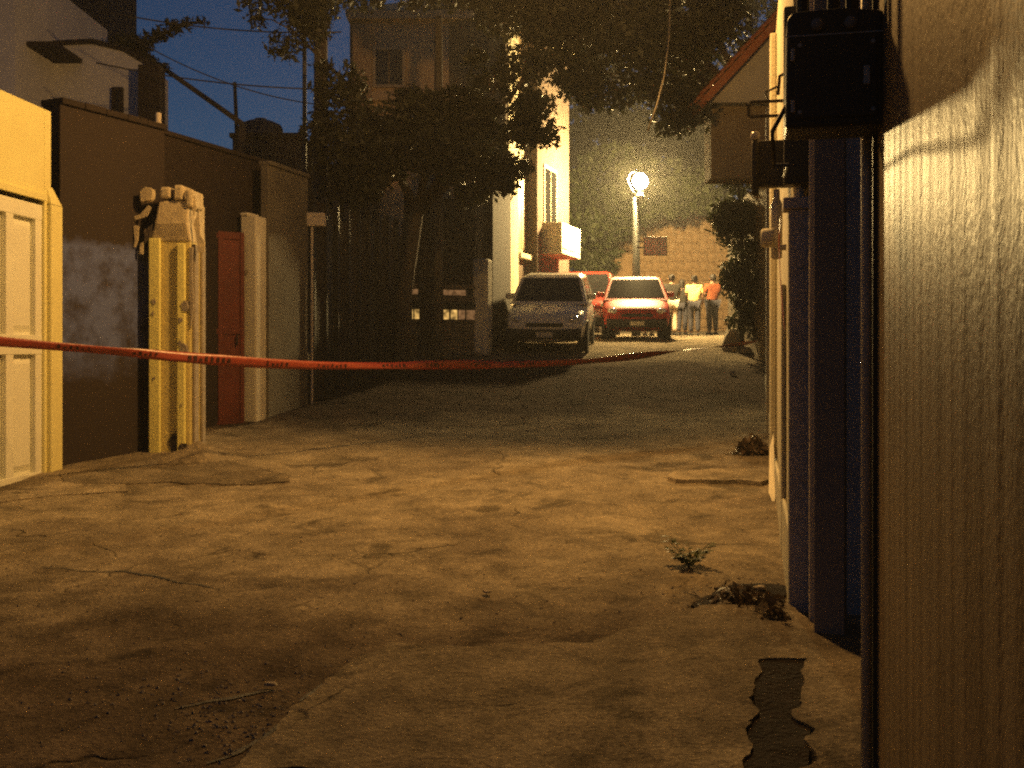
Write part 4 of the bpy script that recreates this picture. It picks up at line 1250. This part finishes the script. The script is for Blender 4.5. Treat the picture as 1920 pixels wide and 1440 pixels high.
# ------------------------------------------------------------------ cables
def cable(pts, r, mat, label, sag=0):
    if sag:
        a_, b_ = Vector(pts[0]), Vector(pts[1]); pts = []
        for i in range(25):
            t = i / 24; p = a_.lerp(b_, t); p.z -= sag * 4 * t * (1 - t); pts.append(p)
    o = MB().tube(pts, r, 5).build('cable', mat, smooth=True)
    return tag(o, label, 'cable', 'overhead cables')
cable([px(1258, -60, 11.0), px(1256, 0, 11.0), px(1254, 70, 11.0), px(1246, 140, 11.0), px(1232, 195, 11.0), px(1214, 246, 11.0)], .008, PALECABLE, 'pale loose cable end dangling above the street lamp')
cable([px(180, 118, 17), px(640, 168, 17)], .012, CABLE, 'upper dark cable crossing the blue sky', .1)
cable([px(190, 20, 17), px(640, 60, 17)], .012, CABLE, 'topmost dark cable crossing the blue sky', .12)
cable([px(230, 60, 17.5), px(640, 200, 17.5)], .010, CABLE, 'slanting dark cable between the pale house and utility pole', .25)
#cable([px(560, 60, 16), px(1460, 150, 9)], .012, CABLE, 'long cable running across the street through the treetops', .25)

# ------------------------------------------------------------------ cars
def car(name, loc, rz, paint, label, kind, group):
    t = empty(name, loc, rz, label, 'car', group)
    # local: +x forward, y left, z up, stations along x of the lower body
    if kind == 'hatch':
        W, Lf, Lr = .80, 1.82, -1.75
        st = [(-1.75, .30, .62, .84, .74), (-1.70, .22, .62, .95, .78), (-1.2, .18, .66, .98, .80), (-.4, .18, .66, .97, .80), (.55, .18, .66, .96, .80),
              (.75, .18, .66, .95, .80), (1.2, .18, .64, .88, .79), (1.6, .20, .60, .78, .76), (1.78, .24, .52, .66, .70), (1.82, .30, .48, .56, .62)]
        cab = dict(zb=.95, zt=1.48, xb0=-1.68, xb1=.95, xt0=-1.42, xt1=.18, wb=.76, wt=.60)
        wr, wx = .29, (-1.12, 1.18)
    elif kind == 'sedan':
        W, Lf, Lr = .85, 2.15, -2.15
        st = [(-2.15, .32, .62, .86, .74), (-2.05, .24, .64, .95, .80), (-1.5, .18, .66, .98, .85), (-.5, .18, .66, .96, .85), (.6, .18, .66, .95, .85),
              (1.0, .18, .66, .94, .85), (1.5, .18, .63, .86, .84), (1.95, .2, .6, .76, .80), (2.1, .25, .52, .66, .74), (2.15, .3, .46, .56, .66)]
        cab = dict(zb=.94, zt=1.50, xb0=-1.75, xb1=1.05, xt0=-1.15, xt1=.25, wb=.80, wt=.62)
        wr, wx = .31, (-1.35, 1.38)
    else:
        W, Lf, Lr = .88, 2.1, -2.1
        st = [(-2.1, .36, .75, 1.0, .80), (-2.05, .28, .75, 1.08, .86), (-1.4, .25, .78, 1.1, .88), (-.4, .25, .78, 1.1, .88), (.6, .25, .78, 1.09, .88),
              (1.0, .25, .78, 1.08, .88), (1.5, .25, .75, 1.02, .86), (1.9, .28, .7, .94, .83), (2.05, .32, .62, .82, .78), (2.1, .36, .56, .7, .70)]
        cab = dict(zb=1.07, zt=1.72, xb0=-2.04, xb1=1.0, xt0=-1.85, xt1=.35, wb=.83, wt=.68)
        wr, wx = .35, (-1.28, 1.3)
    V = []; F = []
    for (x, z0, zm, z1, hw) in st:
        sec = [(-hw * .78, z0), (-hw * .97, z0 + .10), (-hw, zm), (-hw * .95, z1 - .05), (-hw * .78, z1), (0, z1 + .025),
               (hw * .78, z1), (hw * .95, z1 - .05), (hw, zm), (hw * .97, z0 + .10), (hw * .78, z0), (0, z0)]
        V += [(x, y, z) for y, z in sec]
    k = 12
    for i in range(len(st) - 1):
        for a_ in range(k): F.append((i * k + a_, i * k + (a_ + 1) % k, (i + 1) * k + (a_ + 1) % k, (i + 1) * k + a_))
    F.append(tuple(range(k))); F.append(tuple((len(st) - 1) * k + a_ for a_ in range(k)))
    mb = MB(); mb.v, mb.f = V, F
    body = mb.build('body', paint, t, smooth=True, subsurf=2)
    # cabin shell
    c = cab
    def P(fx, s_, z):   # point on cabin hull; fx 0 rear..1 front
        u = (z - c['zb']) / (c['zt'] - c['zb'])
        x0 = c['xb0'] + (c['xt0'] - c['xb0']) * u; x1 = c['xb1'] + (c['xt1'] - c['xb1']) * u
        hw = c['wb'] + (c['wt'] - c['wb']) * u
        return Vector((x0 + (x1 - x0) * fx, s_ * hw, z))
    zb, zt = c['zb'] - .04, c['zt']
    mb = MB(); V = []
    for z in (zb, zt - .05): V += [P(0, -1, z), P(.5, -1.01, z), P(1, -1, z), P(1, 1, z), P(.5, 1.01, z), P(0, 1, z)]
    top = [P(.04, -.88, zt), P(.5, -.9, zt + .03), P(.95, -.88, zt), P(.95, .88, zt), P(.5, .9, zt + .03), P(.04, .88, zt)]
    V += top
    F = []
    for r_ in range(2):
        for a_ in range(6): F.append((r_ * 6 + a_, r_ * 6 + (a_ + 1) % 6, (r_ + 1) * 6 + (a_ + 1) % 6, (r_ + 1) * 6 + a_))
    F.append((12, 13, 16, 17)); F.append((13, 14, 15, 16))
    mb.v, mb.f = [tuple(v) for v in V], F
    mb.build('cabin', paint, t, smooth=False, bevel=.03)
    # panes lie a few mm proud of the shell
    def pane(name_, q, nrm):
        mb = MB(); n_ = Vector(nrm).normalized()
        A_ = [v + n_ * .006 for v in q]; B_ = [v - n_ * .01 for v in q]
        mb.add(A_ + B_, [(0, 1, 2, 3), (7, 6, 5, 4)] + [(i, (i + 1) % 4, 4 + (i + 1) % 4, 4 + i) for i in range(4)])
        mb.build(name_, GLASS, t)
    za, zc = c['zb'] + .02, c['zt'] - .07
    fn = (P(1, -1, za) - P(1, 1, za)).cross(P(1, 1, zc) - P(1, 1, za)); fn = fn if fn.x > 0 else -fn
    pane('windscreen', [P(1, -.9, za), P(1, .9, za), P(1, .88, zc), P(1, -.88, zc)], fn)
    rn_ = (P(0, -1, za) - P(0, 1, za)).cross(P(0, 1, zc) - P(0, 1, za)); rn_ = rn_ if rn_.x < 0 else -rn_
    pane('rear_window', [P(0, -.88, za + .05), P(0, .88, za + .05), P(0, .86, zc), P(0, -.86, zc)], rn_)
    for s_ in (-1, 1):
        sn = Vector((0, s_, (c['wb'] - c['wt']) / (c['zt'] - c['zb'])))
        for f0, f1 in ((.60, .93), (.30, .56), (.06, .26)) if kind != 'hatch' else ((.55, .92), (.14, .50)):
            pane('side_window', [P(f0, s_, za), P(f1, s_, za), P(min(f1, .96), s_, zc), P(f0, s_, zc)], sn)
    # wheels
    for wxx in wx:
        for s_ in (-1, 1):
            wy = s_ * (W - .10)
            ty = MB().lathe([(wr * .62, -.09), (wr * .95, -.10), (wr, -.07), (wr, .07), (wr * .95, .10), (wr * .62, .09)], 20, (0, 0, 0), 'y').build('wheel', RUBBER, t, smooth=True)
            ty.location = (wxx, wy, wr)
            MB().lathe([(wr * .64, s_ * .06), (wr * .6, s_ * .085), (wr * .2, s_ * .075), (0, s_ * .09)], 12, (0, 0, 0), 'y').build('rim', RIM, ty)
            ar = MB().lathe([(wr * 1.14, -.03), (wr * 1.14, .03), (wr * 1.02, .03)], 20, (wxx, s_ * (W - .03), wr), 'y').build('wheel_arch', PLASTIC, t)
    fx = st[-2][0]; hz = st[-2][3]; hw = st[-2][4]
    for s_ in (-1, 1):
        MB().lathe([(.0, .06), (.07, .045), (.10, 0), (.09, -.06)], 14, (0, 0, 0), 'x').build('headlight', LENS, t, smooth=True)
        o_ = [q for q in t.children if q.name.startswith('headlight')][-1]
        o_.location = (fx - .05, s_ * hw * .80, hz - .02); o_.scale = (1, 1.25, .85); o_.rotation_euler.z = s_ * .5
        mi = MB().box(-.07, .07, -.09, .09, -.06, .06).build('mirror', paint, t, bevel=.03)
        mi.location = P(.86, s_ * 1.13, c['zb'] + .1)
        MB().box(-.03, .03, -.02, .02, -.16, -.02).build('tail_light', CARRED, t).location = (st[1][0] - .02, s_ * hw * .9, st[1][3])
        for f0 in (.25, .6):
            MB().box(-.08, .08, -.012, .012, -.012, .012).build('door_handle', PLASTIC, t, bevel=.004).location = P(f0, s_ * 1.07, c['zb'] - .12)
    bz = st[-1][1]
    MB().prism([(fx - .10, bz - .06), (fx + .045, bz - .02), (fx + .07, bz + .12), (fx + .02, bz + .20), (fx - .1, bz + .2)], 'y', -hw * .98, hw * .98).build('bumper', PLASTIC, t, bevel=.04)
    MB().box(fx + .02, fx + .065, -hw * .5, hw * .5, bz + .22, bz + .29).build('grille', PLASTIC, t, bevel=.01)
    MB().box(fx + .072, fx + .08, -.16, .16, bz + .02, bz + .12).build('number_plate', WHITE, t)
    MB().prism([(st[0][0] + .06, .26), (st[0][0] - .05, .28), (st[0][0] - .06, .44), (st[0][0] + .06, .5)], 'y', -hw * 1.02, hw * 1.02).build('rear_bumper', PLASTIC, t, bevel=.03)
    return t


def ground_rot(o, X, Y):
    """sit a car on the slope"""
    dz = gsmooth(Y + 1.2) - gsmooth(Y - 1.2)
    return math.atan2(dz, 2.4)


GC = 'cars parked along the street'
def put_car(x_px, Y, head, paint, label, kind, name):
    X = (x_px - CXP) / FPX * Y
    z = gsmooth(Y)
    c = car(name, (X, Y, z + .01), 0, paint, label, kind, GC)
    pitch = ground_rot(c, X, Y)
    # heading: angle of +x; facing camera is -90 deg
    f = Vector((math.cos(head), math.sin(head), 0)); f.z = f.y * math.tan(pitch); f.normalize()
    u = Vector((0, -math.sin(pitch), math.cos(pitch)))
    l_ = u.cross(f).normalized(); u = f.cross(l_)
    c.rotation_euler = Matrix((f, l_, u)).transposed().to_euler()
    return c


put_car(1036, 22.0, R(-97), SILVER, 'small silver hatchback parked facing the camera beside the cream post', 'hatch', 'parked_car')
put_car(1098, 28.9, R(-98), CARRED, 'bright red sport utility car parked behind the silver hatchback', 'suv', 'parked_car')
put_car(1190, 26.0, R(-95), CARRED2, 'dark red hatchback parked beside the people', 'hatch', 'parked_car')

# ------------------------------------------------------------------ people
def skin_mesh(name, verts, edges, radii, mat, parent=None, sub=1, root=0):
    me = bpy.data.meshes.new(name); me.from_pydata(verts, edges, [])
    me.materials.append(mat)
    o = bpy.data.objects.new(name, me); COL.objects.link(o)
    if parent: o.parent = parent
    md = o.modifiers.new('skin', 'SKIN'); md.use_smooth_shade = True
    if not me.skin_vertices:
        me.skin_vertices.new() if hasattr(me.skin_vertices, 'new') else None
    lay = me.skin_vertices[0].data
    for i, r_ in enumerate(radii):
        lay[i].radius = r_ if hasattr(r_, '__len__') else (r_, r_)
        lay[i].use_root = (i == root)
    sb = o.modifiers.new('subsurf', 'SUBSURF'); sb.levels = sub; sb.render_levels = sub
    return o


def person(loc, rz, h, label, top, bottom, arms='down', hair='short', shoes=PLASTIC, sleeve=True, walk=.0, build=1.0):
    p = empty('person', loc, rz, label, 'person', 'people gathered by the red cars')
    k = h / 1.7
    p.scale = (k, k, k)
    # local: faces +y, z up, 1.7 m tall
    hipL, hipR = (-.09, 0, .90), (.09, 0, .90)
    kneeL, kneeR = (-.10, .02 + walk * .2, .50), (.10, .02 - walk * .1, .50)
    ankL, ankR = (-.10, -.02 + walk * .15, .085), (.10, -.02 - walk * .25, .085)
    shL, shR = (-.185, -.01, 1.385), (.185, -.01, 1.385)
    if arms == 'down':
        elL, haL, elR, haR = (-.235, -.02, 1.10), (-.225, .06, .86), (.235, -.02, 1.10), (.225, .06, .86)
    elif arms == 'phone':
        elL, haL, elR, haR = (-.23, .04, 1.12), (-.10, .26, 1.25), (.235, -.02, 1.10), (.22, .08, .88)
    else:
        elL, haL, elR, haR = (-.25, .05, 1.12), (-.06, .2, 1.10), (.25, .05, 1.12), (.06, .2, 1.08)
    b_ = build
    V = [(0, 0, .95), (0, 0, 1.15), (0, -.01, 1.33), (0, -.005, 1.45), (0, .01, 1.53), (0, .02, 1.60), (0, .015, 1.67),
         hipL, kneeL, ankL, (ankL[0], ankL[1] + .12, .045), hipR, kneeR, ankR, (ankR[0], ankR[1] + .12, .045),
         shL, elL, haL, shR, elR, haR]
    E = [(0, 1), (1, 2), (2, 3), (3, 4), (4, 5), (5, 6), (0, 7), (7, 8), (8, 9), (9, 10), (0, 11), (11, 12), (12, 13), (13, 14), (2, 15), (15, 16), (16, 17), (2, 18), (18, 19), (19, 20)]
    Rr = [(.14, .10), (.125, .09), (.15, .10), .055, (.07, .085), (.08, .095), (.05, .06), .085, .055, .04, .035, .085, .055, .04, .035, .06, .042, .034, .06, .042, .034]
    skin_mesh('body', V, E, Rr, SKIN, p, 1)
    # fingers
    for ha, el, s_ in ((haL, el_ := elL, -1), (haR, elR, 1)):
        d_ = (Vector(ha) - Vector(el)).normalized()
        side = Vector((0, 1, 0)) if arms == 'down' else Vector((s_ * .3, .2, .9)).normalized()
        for q in range(4):
            b0 = Vector(ha) + d_ * .02 + side * (.022 * (q - 1.5))
            MB().tube([tuple(b0), tuple(b0 + d_ * .055), tuple(b0 + d_ * (.085 + .008 * (q in (1, 2))) + Vector((-s_ * .012, 0, 0)))], [.011, .010, .008], 5).build('finger', SKIN, p)
        MB().tube([tuple(Vector(ha)), tuple(Vector(ha) + side * .04 + d_ * .03), tuple(Vector(ha) + side * .045 + d_ * .06)], [.013, .011, .009], 5).build('thumb', SKIN, p)
    # shirt
    el = 1.0
    V = [(0, 0, .90), (0, 0, 1.10), (0, -.01, 1.30), (0, -.01, 1.40), shL, tuple(Vector(shL).lerp(Vector(elL), .75)), shR, tuple(Vector(shR).lerp(Vector(elR), .75))]
    E = [(0, 1), (1, 2), (2, 3), (2, 4), (4, 5), (2, 6), (6, 7)]
    Rr = [(.185 * b_, .14 * b_), (.165 * b_, .125 * b_), (.18 * b_, .125 * b_), (.11, .09), .085, .066, .085, .066]
    skin_mesh('shirt', V, E, Rr, top, p, 2)
    V = [(0, 0, .93), hipL, kneeL, (ankL[0], ankL[1], .10), hipR, kneeR, (ankR[0], ankR[1], .10)]
    E = [(0, 1), (1, 2), (2, 3), (0, 4), (4, 5), (5, 6)]
    Rr = [(.17 * b_, .125 * b_), (.115 * b_, .115), (.085 * b_, .085), .07, (.115 * b_, .115), (.085 * b_, .085), .07]
    skin_mesh('trousers', V, E, Rr, bottom, p, 2)
    for an in (ankL, ankR):
        sh_ = MB().box(-.045, .045, -.09, .17, -.0, .07).build('shoe', shoes, p, bevel=.025); sh_.location = (an[0], an[1], 0)
    # head: hair cap, nose, ears, eyes, mouth
    hv = MB()
    hv.lathe([(.086, -.03), (.098, .02), (.095, .07), (.07, .115), (.03, .135), (0, .14)], 14, (0, 0, 0))
    hp = hv.build('hair', HAIR, p, smooth=True); hp.location = (0, -.012, 1.585); hp.rotation_euler.x = R(14)
    if hair == 'long':
        skin_mesh('long_hair', [(0, -.06, 1.66), (0, -.085, 1.52), (0, -.09, 1.36)], [(0, 1), (1, 2)], [(.08, .05), (.085, .045), (.06, .03)], HAIR, hp)
        [c for c in hp.children][-1].location = (0, .012, -1.585)
    elif hair == 'bun':
        MB().lathe([(0, -.05), (.04, -.03), (.05, 0), (.04, .03), (0, .05)], 10, (0, -.09, .11)).build('bun', HAIR, hp, smooth=True)
    MB().lathe([(.016, -.02), (.012, .01), (0, .03)], 8, (0, .112, 1.58)).build('nose', SKIN, p)
    for s_ in (-1, 1):
        MB().lathe([(0, -.012), (.02, -.008), (.026, 0), (.02, .008), (0, .012)], 8, (s_ * .09, .0, 1.585), 'x').build('ear', SKIN, p)
        MB().lathe([(0, -.006), (.011, 0), (0, .006)], 8, (s_ * .034, .098, 1.605), 'y').build('eye', HAIR, p)
    MB().box(-.024, .024, .092, .103, 1.535, 1.545).build('mouth', REDMETAL, p)
    return p


CLOTH = lambda n, c: M('cloth_' + n, c, tuple(x * .8 for x in c), 6, .9, .3, 50)
DK, KH, YE, JE, ORC, WHP, REDT = CLOTH('black', (.02, .018, .016)), CLOTH('khaki', (.60, .50, .38)), CLOTH('yellow', (.78, .62, .26)), CLOTH('jeans', (.035, .035, .05)), CLOTH('orange', (.26, .07, .028)), CLOTH('white', (.68, .62, .52)), CLOTH('red', (.20, .03, .02))


def put_person(x, y_feet, Y, rz, h, *a, **k):
    X = (x - CXP) / FPX * Y
    return person((X, Y, gsmooth(Y) + .005), rz, h, *a, **k)


put_person(1259, 630, 30.0, R(8), 1.70, 'person in dark top and pale khaki trousers seen from behind', DK, KH, arms='front', hair='bun', build=1.06)
put_person(1302, 630, 29.8, R(-10), 1.66, 'person in pale yellow shirt and dark jeans seen from behind', YE, JE, arms='phone', hair='bun', build=1.12, walk=.3)
put_person(1336, 630, 30.4, R(20), 1.72, 'person in orange-red top beside the dark shrub', ORC, JE, arms='front', hair='short', build=1.05)
put_person(1279, 628, 31.2, R(-30), 1.60, 'person in black standing half hidden between two others', DK, JE, arms='down', hair='long')
put_person(1216, 628, 28.75, R(15), 1.62, 'person in red top and white trousers half hidden behind the red hatchback', REDT, WHP, arms='down', hair='short')

# ------------------------------------------------------------------ barrier tape
T0 = Vector((-4.62, 9.35, 1.63)); T1 = Vector((3.80, 16.6, 1.68))
tp = empty('barrier_tape', T0, 0, 'red barrier tape stretched across the street from garage to cream wall', 'tape')
N = 160
V = []; F = []; ctr = []
for i in range(N + 1):
    t = i / N
    p = T0.lerp(T1, t)
    p.z -= .30 * 4 * t * (1 - t) * (1.06 - .12 * t) - .012 * math.sin(t * 17)
    p = p - T0
    tw = .35 * math.sin(t * 9 + .5) + .3 * math.sin(t * 31) + .55 * noise.noise(Vector((t * 14, 0, 4)))
    if t > .55: tw += (t - .55) * 3.3
    wv = Vector((.35 * math.sin(tw), -.6 * math.sin(tw), math.cos(tw))).normalized() * (.048 - .008 * math.sin(t * 23))
    ctr.append((p, wv))
    V += [p - wv, p - wv * .33 + Vector((0, -.006, 0)), p + wv * .33 + Vector((0, -.004, 0)), p + wv]
for i in range(N):
    for q in range(3): F.append((4 * i + q, 4 * i + q + 1, 4 * i + 5 + q, 4 * i + 4 + q))
mb = MB(); mb.v = [tuple(v) for v in V]; mb.f = F
o = mb.build('strip', TAPE, tp, smooth=True)
sm = o.modifiers.new('solid', 'SOLIDIFY'); sm.thickness = .0015
# worn dark print, too blurred to read
def at_t(t):
    i = min(N - 1, max(0, int(t * N))); f = t * N - i
    return ctr[i][0].lerp(ctr[i + 1][0], f), ctr[i][1]
ink = MB()
for t0, nlet, w_ in ((.055, 6, .0040), (.118, 5, .0040), (.168, 8, .0043), (.245, 5, .0040), (.30, 7, .0040), (.375, 6, .004), (.43, 5, .004), (.49, 6, .004), (.56, 5, .004)):
    for i in range(nlet):
        ta = t0 + i * w_ * 1.25; tb = ta + w_ * random.uniform(.35, .75)
        (a0, wa), (b0, _) = at_t(ta), at_t(tb)
        zz0, zz1 = random.choice(((-.45, .5), (-.45, .1), (-.1, .5), (-.4, .45)))
        off = Vector((.004, -.0125, 0))
        q = [a0 + wa * zz0 + off, b0 + wa * zz0 + off, b0 + wa * zz1 + off, a0 + wa * zz1 + off]
        ink.add(q, [(0, 1, 2, 3)])
ink.build('faded_print', TAPEINK, tp, fix=False)['kind'] = 'stuff'

# ------------------------------------------------------------------ small things on the ground
# weed growing from the crack
wc = gpx(1292, 1064)
wd = empty('weed', wc, 0, 'green weed tuft growing from the pavement near the cream wall', 'plant')
for k in range(18):
    a_ = random.uniform(0, 2 * math.pi); ln = random.uniform(.09, .2)
    tip = Vector((math.cos(a_) * ln * .8, math.sin(a_) * ln * .6, ln * random.uniform(.5, 1.0)))
    MB().tube([(0, 0, 0), tuple(tip * .5 + Vector((0, 0, .015))), tuple(tip)], [.004, .003, .0015], 5).build('stem', WEED, wd)
    for q in range(7):
        t = .25 + .75 * q / 6
        b0 = tip * t; b_ = a_ + random.uniform(-1.6, 1.6); l_ = random.uniform(.035, .07)
        d_ = Vector((math.cos(b_), math.sin(b_), random.uniform(-.2, .6))) * l_
        sd = Vector((-math.sin(b_), math.cos(b_), .2)) * l_ * .32
        MB().add([tuple(b0), tuple(b0 + d_ * .5 - sd), tuple(b0 + d_), tuple(b0 + d_ * .5 + sd), tuple(b0 + d_ * .5 + Vector((0, 0, .006)))], [(0, 1, 4), (1, 2, 4), (2, 3, 4), (3, 0, 4)]).build('leaf', WEED, wd, fix=False)
# fallen twigs next to it
# heap of dead leaves by the wall
def leaf_heap(name, c, rx, ry, h, n, mat, label, cat, size=.05):
    o = leaves_mesh(name, [(0, 0, h * .3)], np.array([(rx, ry, h)]), n, size, mat)
    me = o.data
    co = np.empty(len(me.vertices) * 3); me.vertices.foreach_get('co', co); co = co.reshape(-1, 3)
    co[:, 2] = np.abs(co[:, 2]) * np.clip(1.15 - (np.abs(co[:, 0]) / rx) ** 1.5, .15, 1); me.vertices.foreach_set('co', co.ravel())
    o.location = (c.x, c.y, c.z); o.rotation_euler.z = -.1
    return tag(o, label, cat, kind='stuff')
leaf_heap('leaf_heap', gpx(1412, 853), .22, .16, .13, 420, DRYLEAF, 'brown heap of dead leaves against the cream wall foot', 'leaf heap')
leaf_heap('leaf_heap', gpx(1395, 1140), .26, .12, .05, 380, DRYLEAF, 'flat dark drift of dead leaves near the mauve pilaster', 'leaf heap', .03)
leaf_heap('leaf_heap', gpx(1450, 1168), .12, .08, .06, 200, DRYLEAF, 'small clump of dead leaves at the doorway corner', 'leaf heap', .03)
slab('soil_strip', [(1335, 1105), (1420, 1098), (1468, 1100), (1475, 1146), (1400, 1148), (1330, 1150), (1300, 1140)], SOIL, .012, .06, .14)


def rock(name, c, sx, sy, sz, mat, label, cat, seed, rz=0, group=None, kind=None, sub=3):
    bm = bmesh.new(); bmesh.ops.create_icosphere(bm, subdivisions=sub, radius=1)
    for v in bm.verts:
        p = v.co.copy()
        f = 1 + .28 * noise.noise(p * 1.3 + Vector((seed, 0, 0))) + .12 * noise.noise(p * 3.7 + Vector((0, seed, 0)))
        q = Vector([math.copysign(abs(x) ** .62, x) for x in p]) * f
        v.co = Vector((q.x * sx, q.y * sy, max(-.1 * sz, q.z * sz)))
    me = bpy.data.meshes.new(name); bm.to_mesh(me); bm.free(); me.materials.append(mat)
    o = bpy.data.objects.new(name, me); COL.objects.link(o)
    o.location = c; o.rotation_euler.z = rz
    return tag(o, label, cat, group, kind)


for i, (x, y, s_, lab) in enumerate(((1416, 1424, .016, 'pale pebble at the near end of the dug hole'), (1450, 1414, .018, 'larger pale pebble lying in the dug hole'))):
    cc = gpx(x, y)
    rock('pebble', (cc.x, cc.y, cc.z + .012), s_ * 1.2, s_, s_ * .9, RUBBLE, lab, 'stone', 40 + i, i, 'pebbles on the road', sub=2)
# rubble by the far right of the street
c = gpx(1386, 655)
RB = 'rubble stones at the far right of the street'
for i, (x, y, sx, sz, lab) in enumerate(((1385, 652, .34, .40, 'large pale boulder at the foot of the tall shrub'), (1370, 660, .16, .10, 'small pale stone left of the boulder'),
                                         (1398, 664, .14, .12, 'flat pale stone before the boulder'), (1414, 662, .12, .16, 'upright pale stone right of the boulder'), (1374, 704, .05, .06, 'lone pale pebble on the dark road'))):
    cc = gpx(x, y)
    rock('rubble_stone', (cc.x, cc.y, cc.z + .02), sx, sx * .8, sz, RUBBLE, lab, 'stone', 5 + i * 1.7, i * .8, RB, sub=2)
# litter: small pale stones near the doorway
for i, (x, y, s_, lab) in enumerate(((1492, 1160, .022, 'white pebble beside the mauve pilaster foot'), (1425, 1112, .03, 'flat pale stone on the soil strip'), (912, 1118, .02, 'tiny pale stone in mid road'),
                                     (508, 1290, .018, 'tiny pale stone on the dark near road'))):
    cc = gpx(x, y)
    rock('pebble', (cc.x, cc.y, cc.z + .02), s_ * 1.6, s_, s_ * .7, RUBBLE, lab, 'stone', 20 + i, i, 'pebbles on the road', sub=2)
# loose gravel
g = np.random.default_rng(5)
V = []; F = []
def pebble_at(X, Y, s_):
    z = ground(X, Y) + s_ * .2
    n0 = len(V)
    a_ = g.uniform(0, 6.28)
    for dx, dy, dz in ((1, 0, 0), (0, 1, 0), (-1, 0, 0), (0, -1, 0), (0, 0, .8), (0, 0, -.6)):
        k = g.uniform(.7, 1.2)
        V.append((X + s_ * k * (dx * math.cos(a_) - dy * math.sin(a_)) * 1.3, Y + s_ * k * (dx * math.sin(a_) + dy * math.cos(a_)), z + s_ * k * dz))
    for q in ((0, 1, 4), (1, 2, 4), (2, 3, 4), (3, 0, 4), (1, 0, 5), (2, 1, 5), (3, 2, 5), (0, 3, 5)): F.append(tuple(n0 + i for i in q))
for _ in range(1500):
    Y = g.uniform(3.6, 12) ; X = g.uniform(-.48, .27) * Y
    pebble_at(X, Y, g.uniform(.003, .009))
for _ in range(380):
    c = gpx(g.normal(480, 130), g.normal(1340, 50)); pebble_at(c.x, c.y, g.uniform(.004, .011))
for _ in range(300):
    c = gpx(g.normal(1400, 60), g.normal(1140, 25)); pebble_at(c.x, c.y, g.uniform(.004, .012) + 0)
mb = MB(); mb.v, mb.f = V, F
o = mb.build('gravel', M('gravel_stone', (.26, .22, .17), (.14, .12, .10), 20, .9, 0, 60), None, fix=False)
tag(o, 'loose gravel scattered over the road', 'gravel', kind='stuff')


# ------------------------------------------------------------------ haze volume added for lamp glow and lifted darks
hz = MB().box(-60, 60, -25, 75, -1.6, 26).build('haze', None)
hm = bpy.data.materials.new('glow_haze'); hm.use_nodes = True
hn = hm.node_tree.nodes; hn.remove(hn['Principled BSDF'])
hv = hn.new('ShaderNodeVolumePrincipled')
hv.inputs['Color'].default_value = (.9, .9, .9, 1)
hv.inputs['Density'].default_value = .0018
hv.inputs['Anisotropy'].default_value = .3
hm.node_tree.links.new(hv.outputs[0], hn['Material Output'].inputs['Volume'])
hz.data.materials.append(hm)
tag(hz, 'thin added haze that glows around the street lamp and lifts the darks', 'haze', kind='stuff')
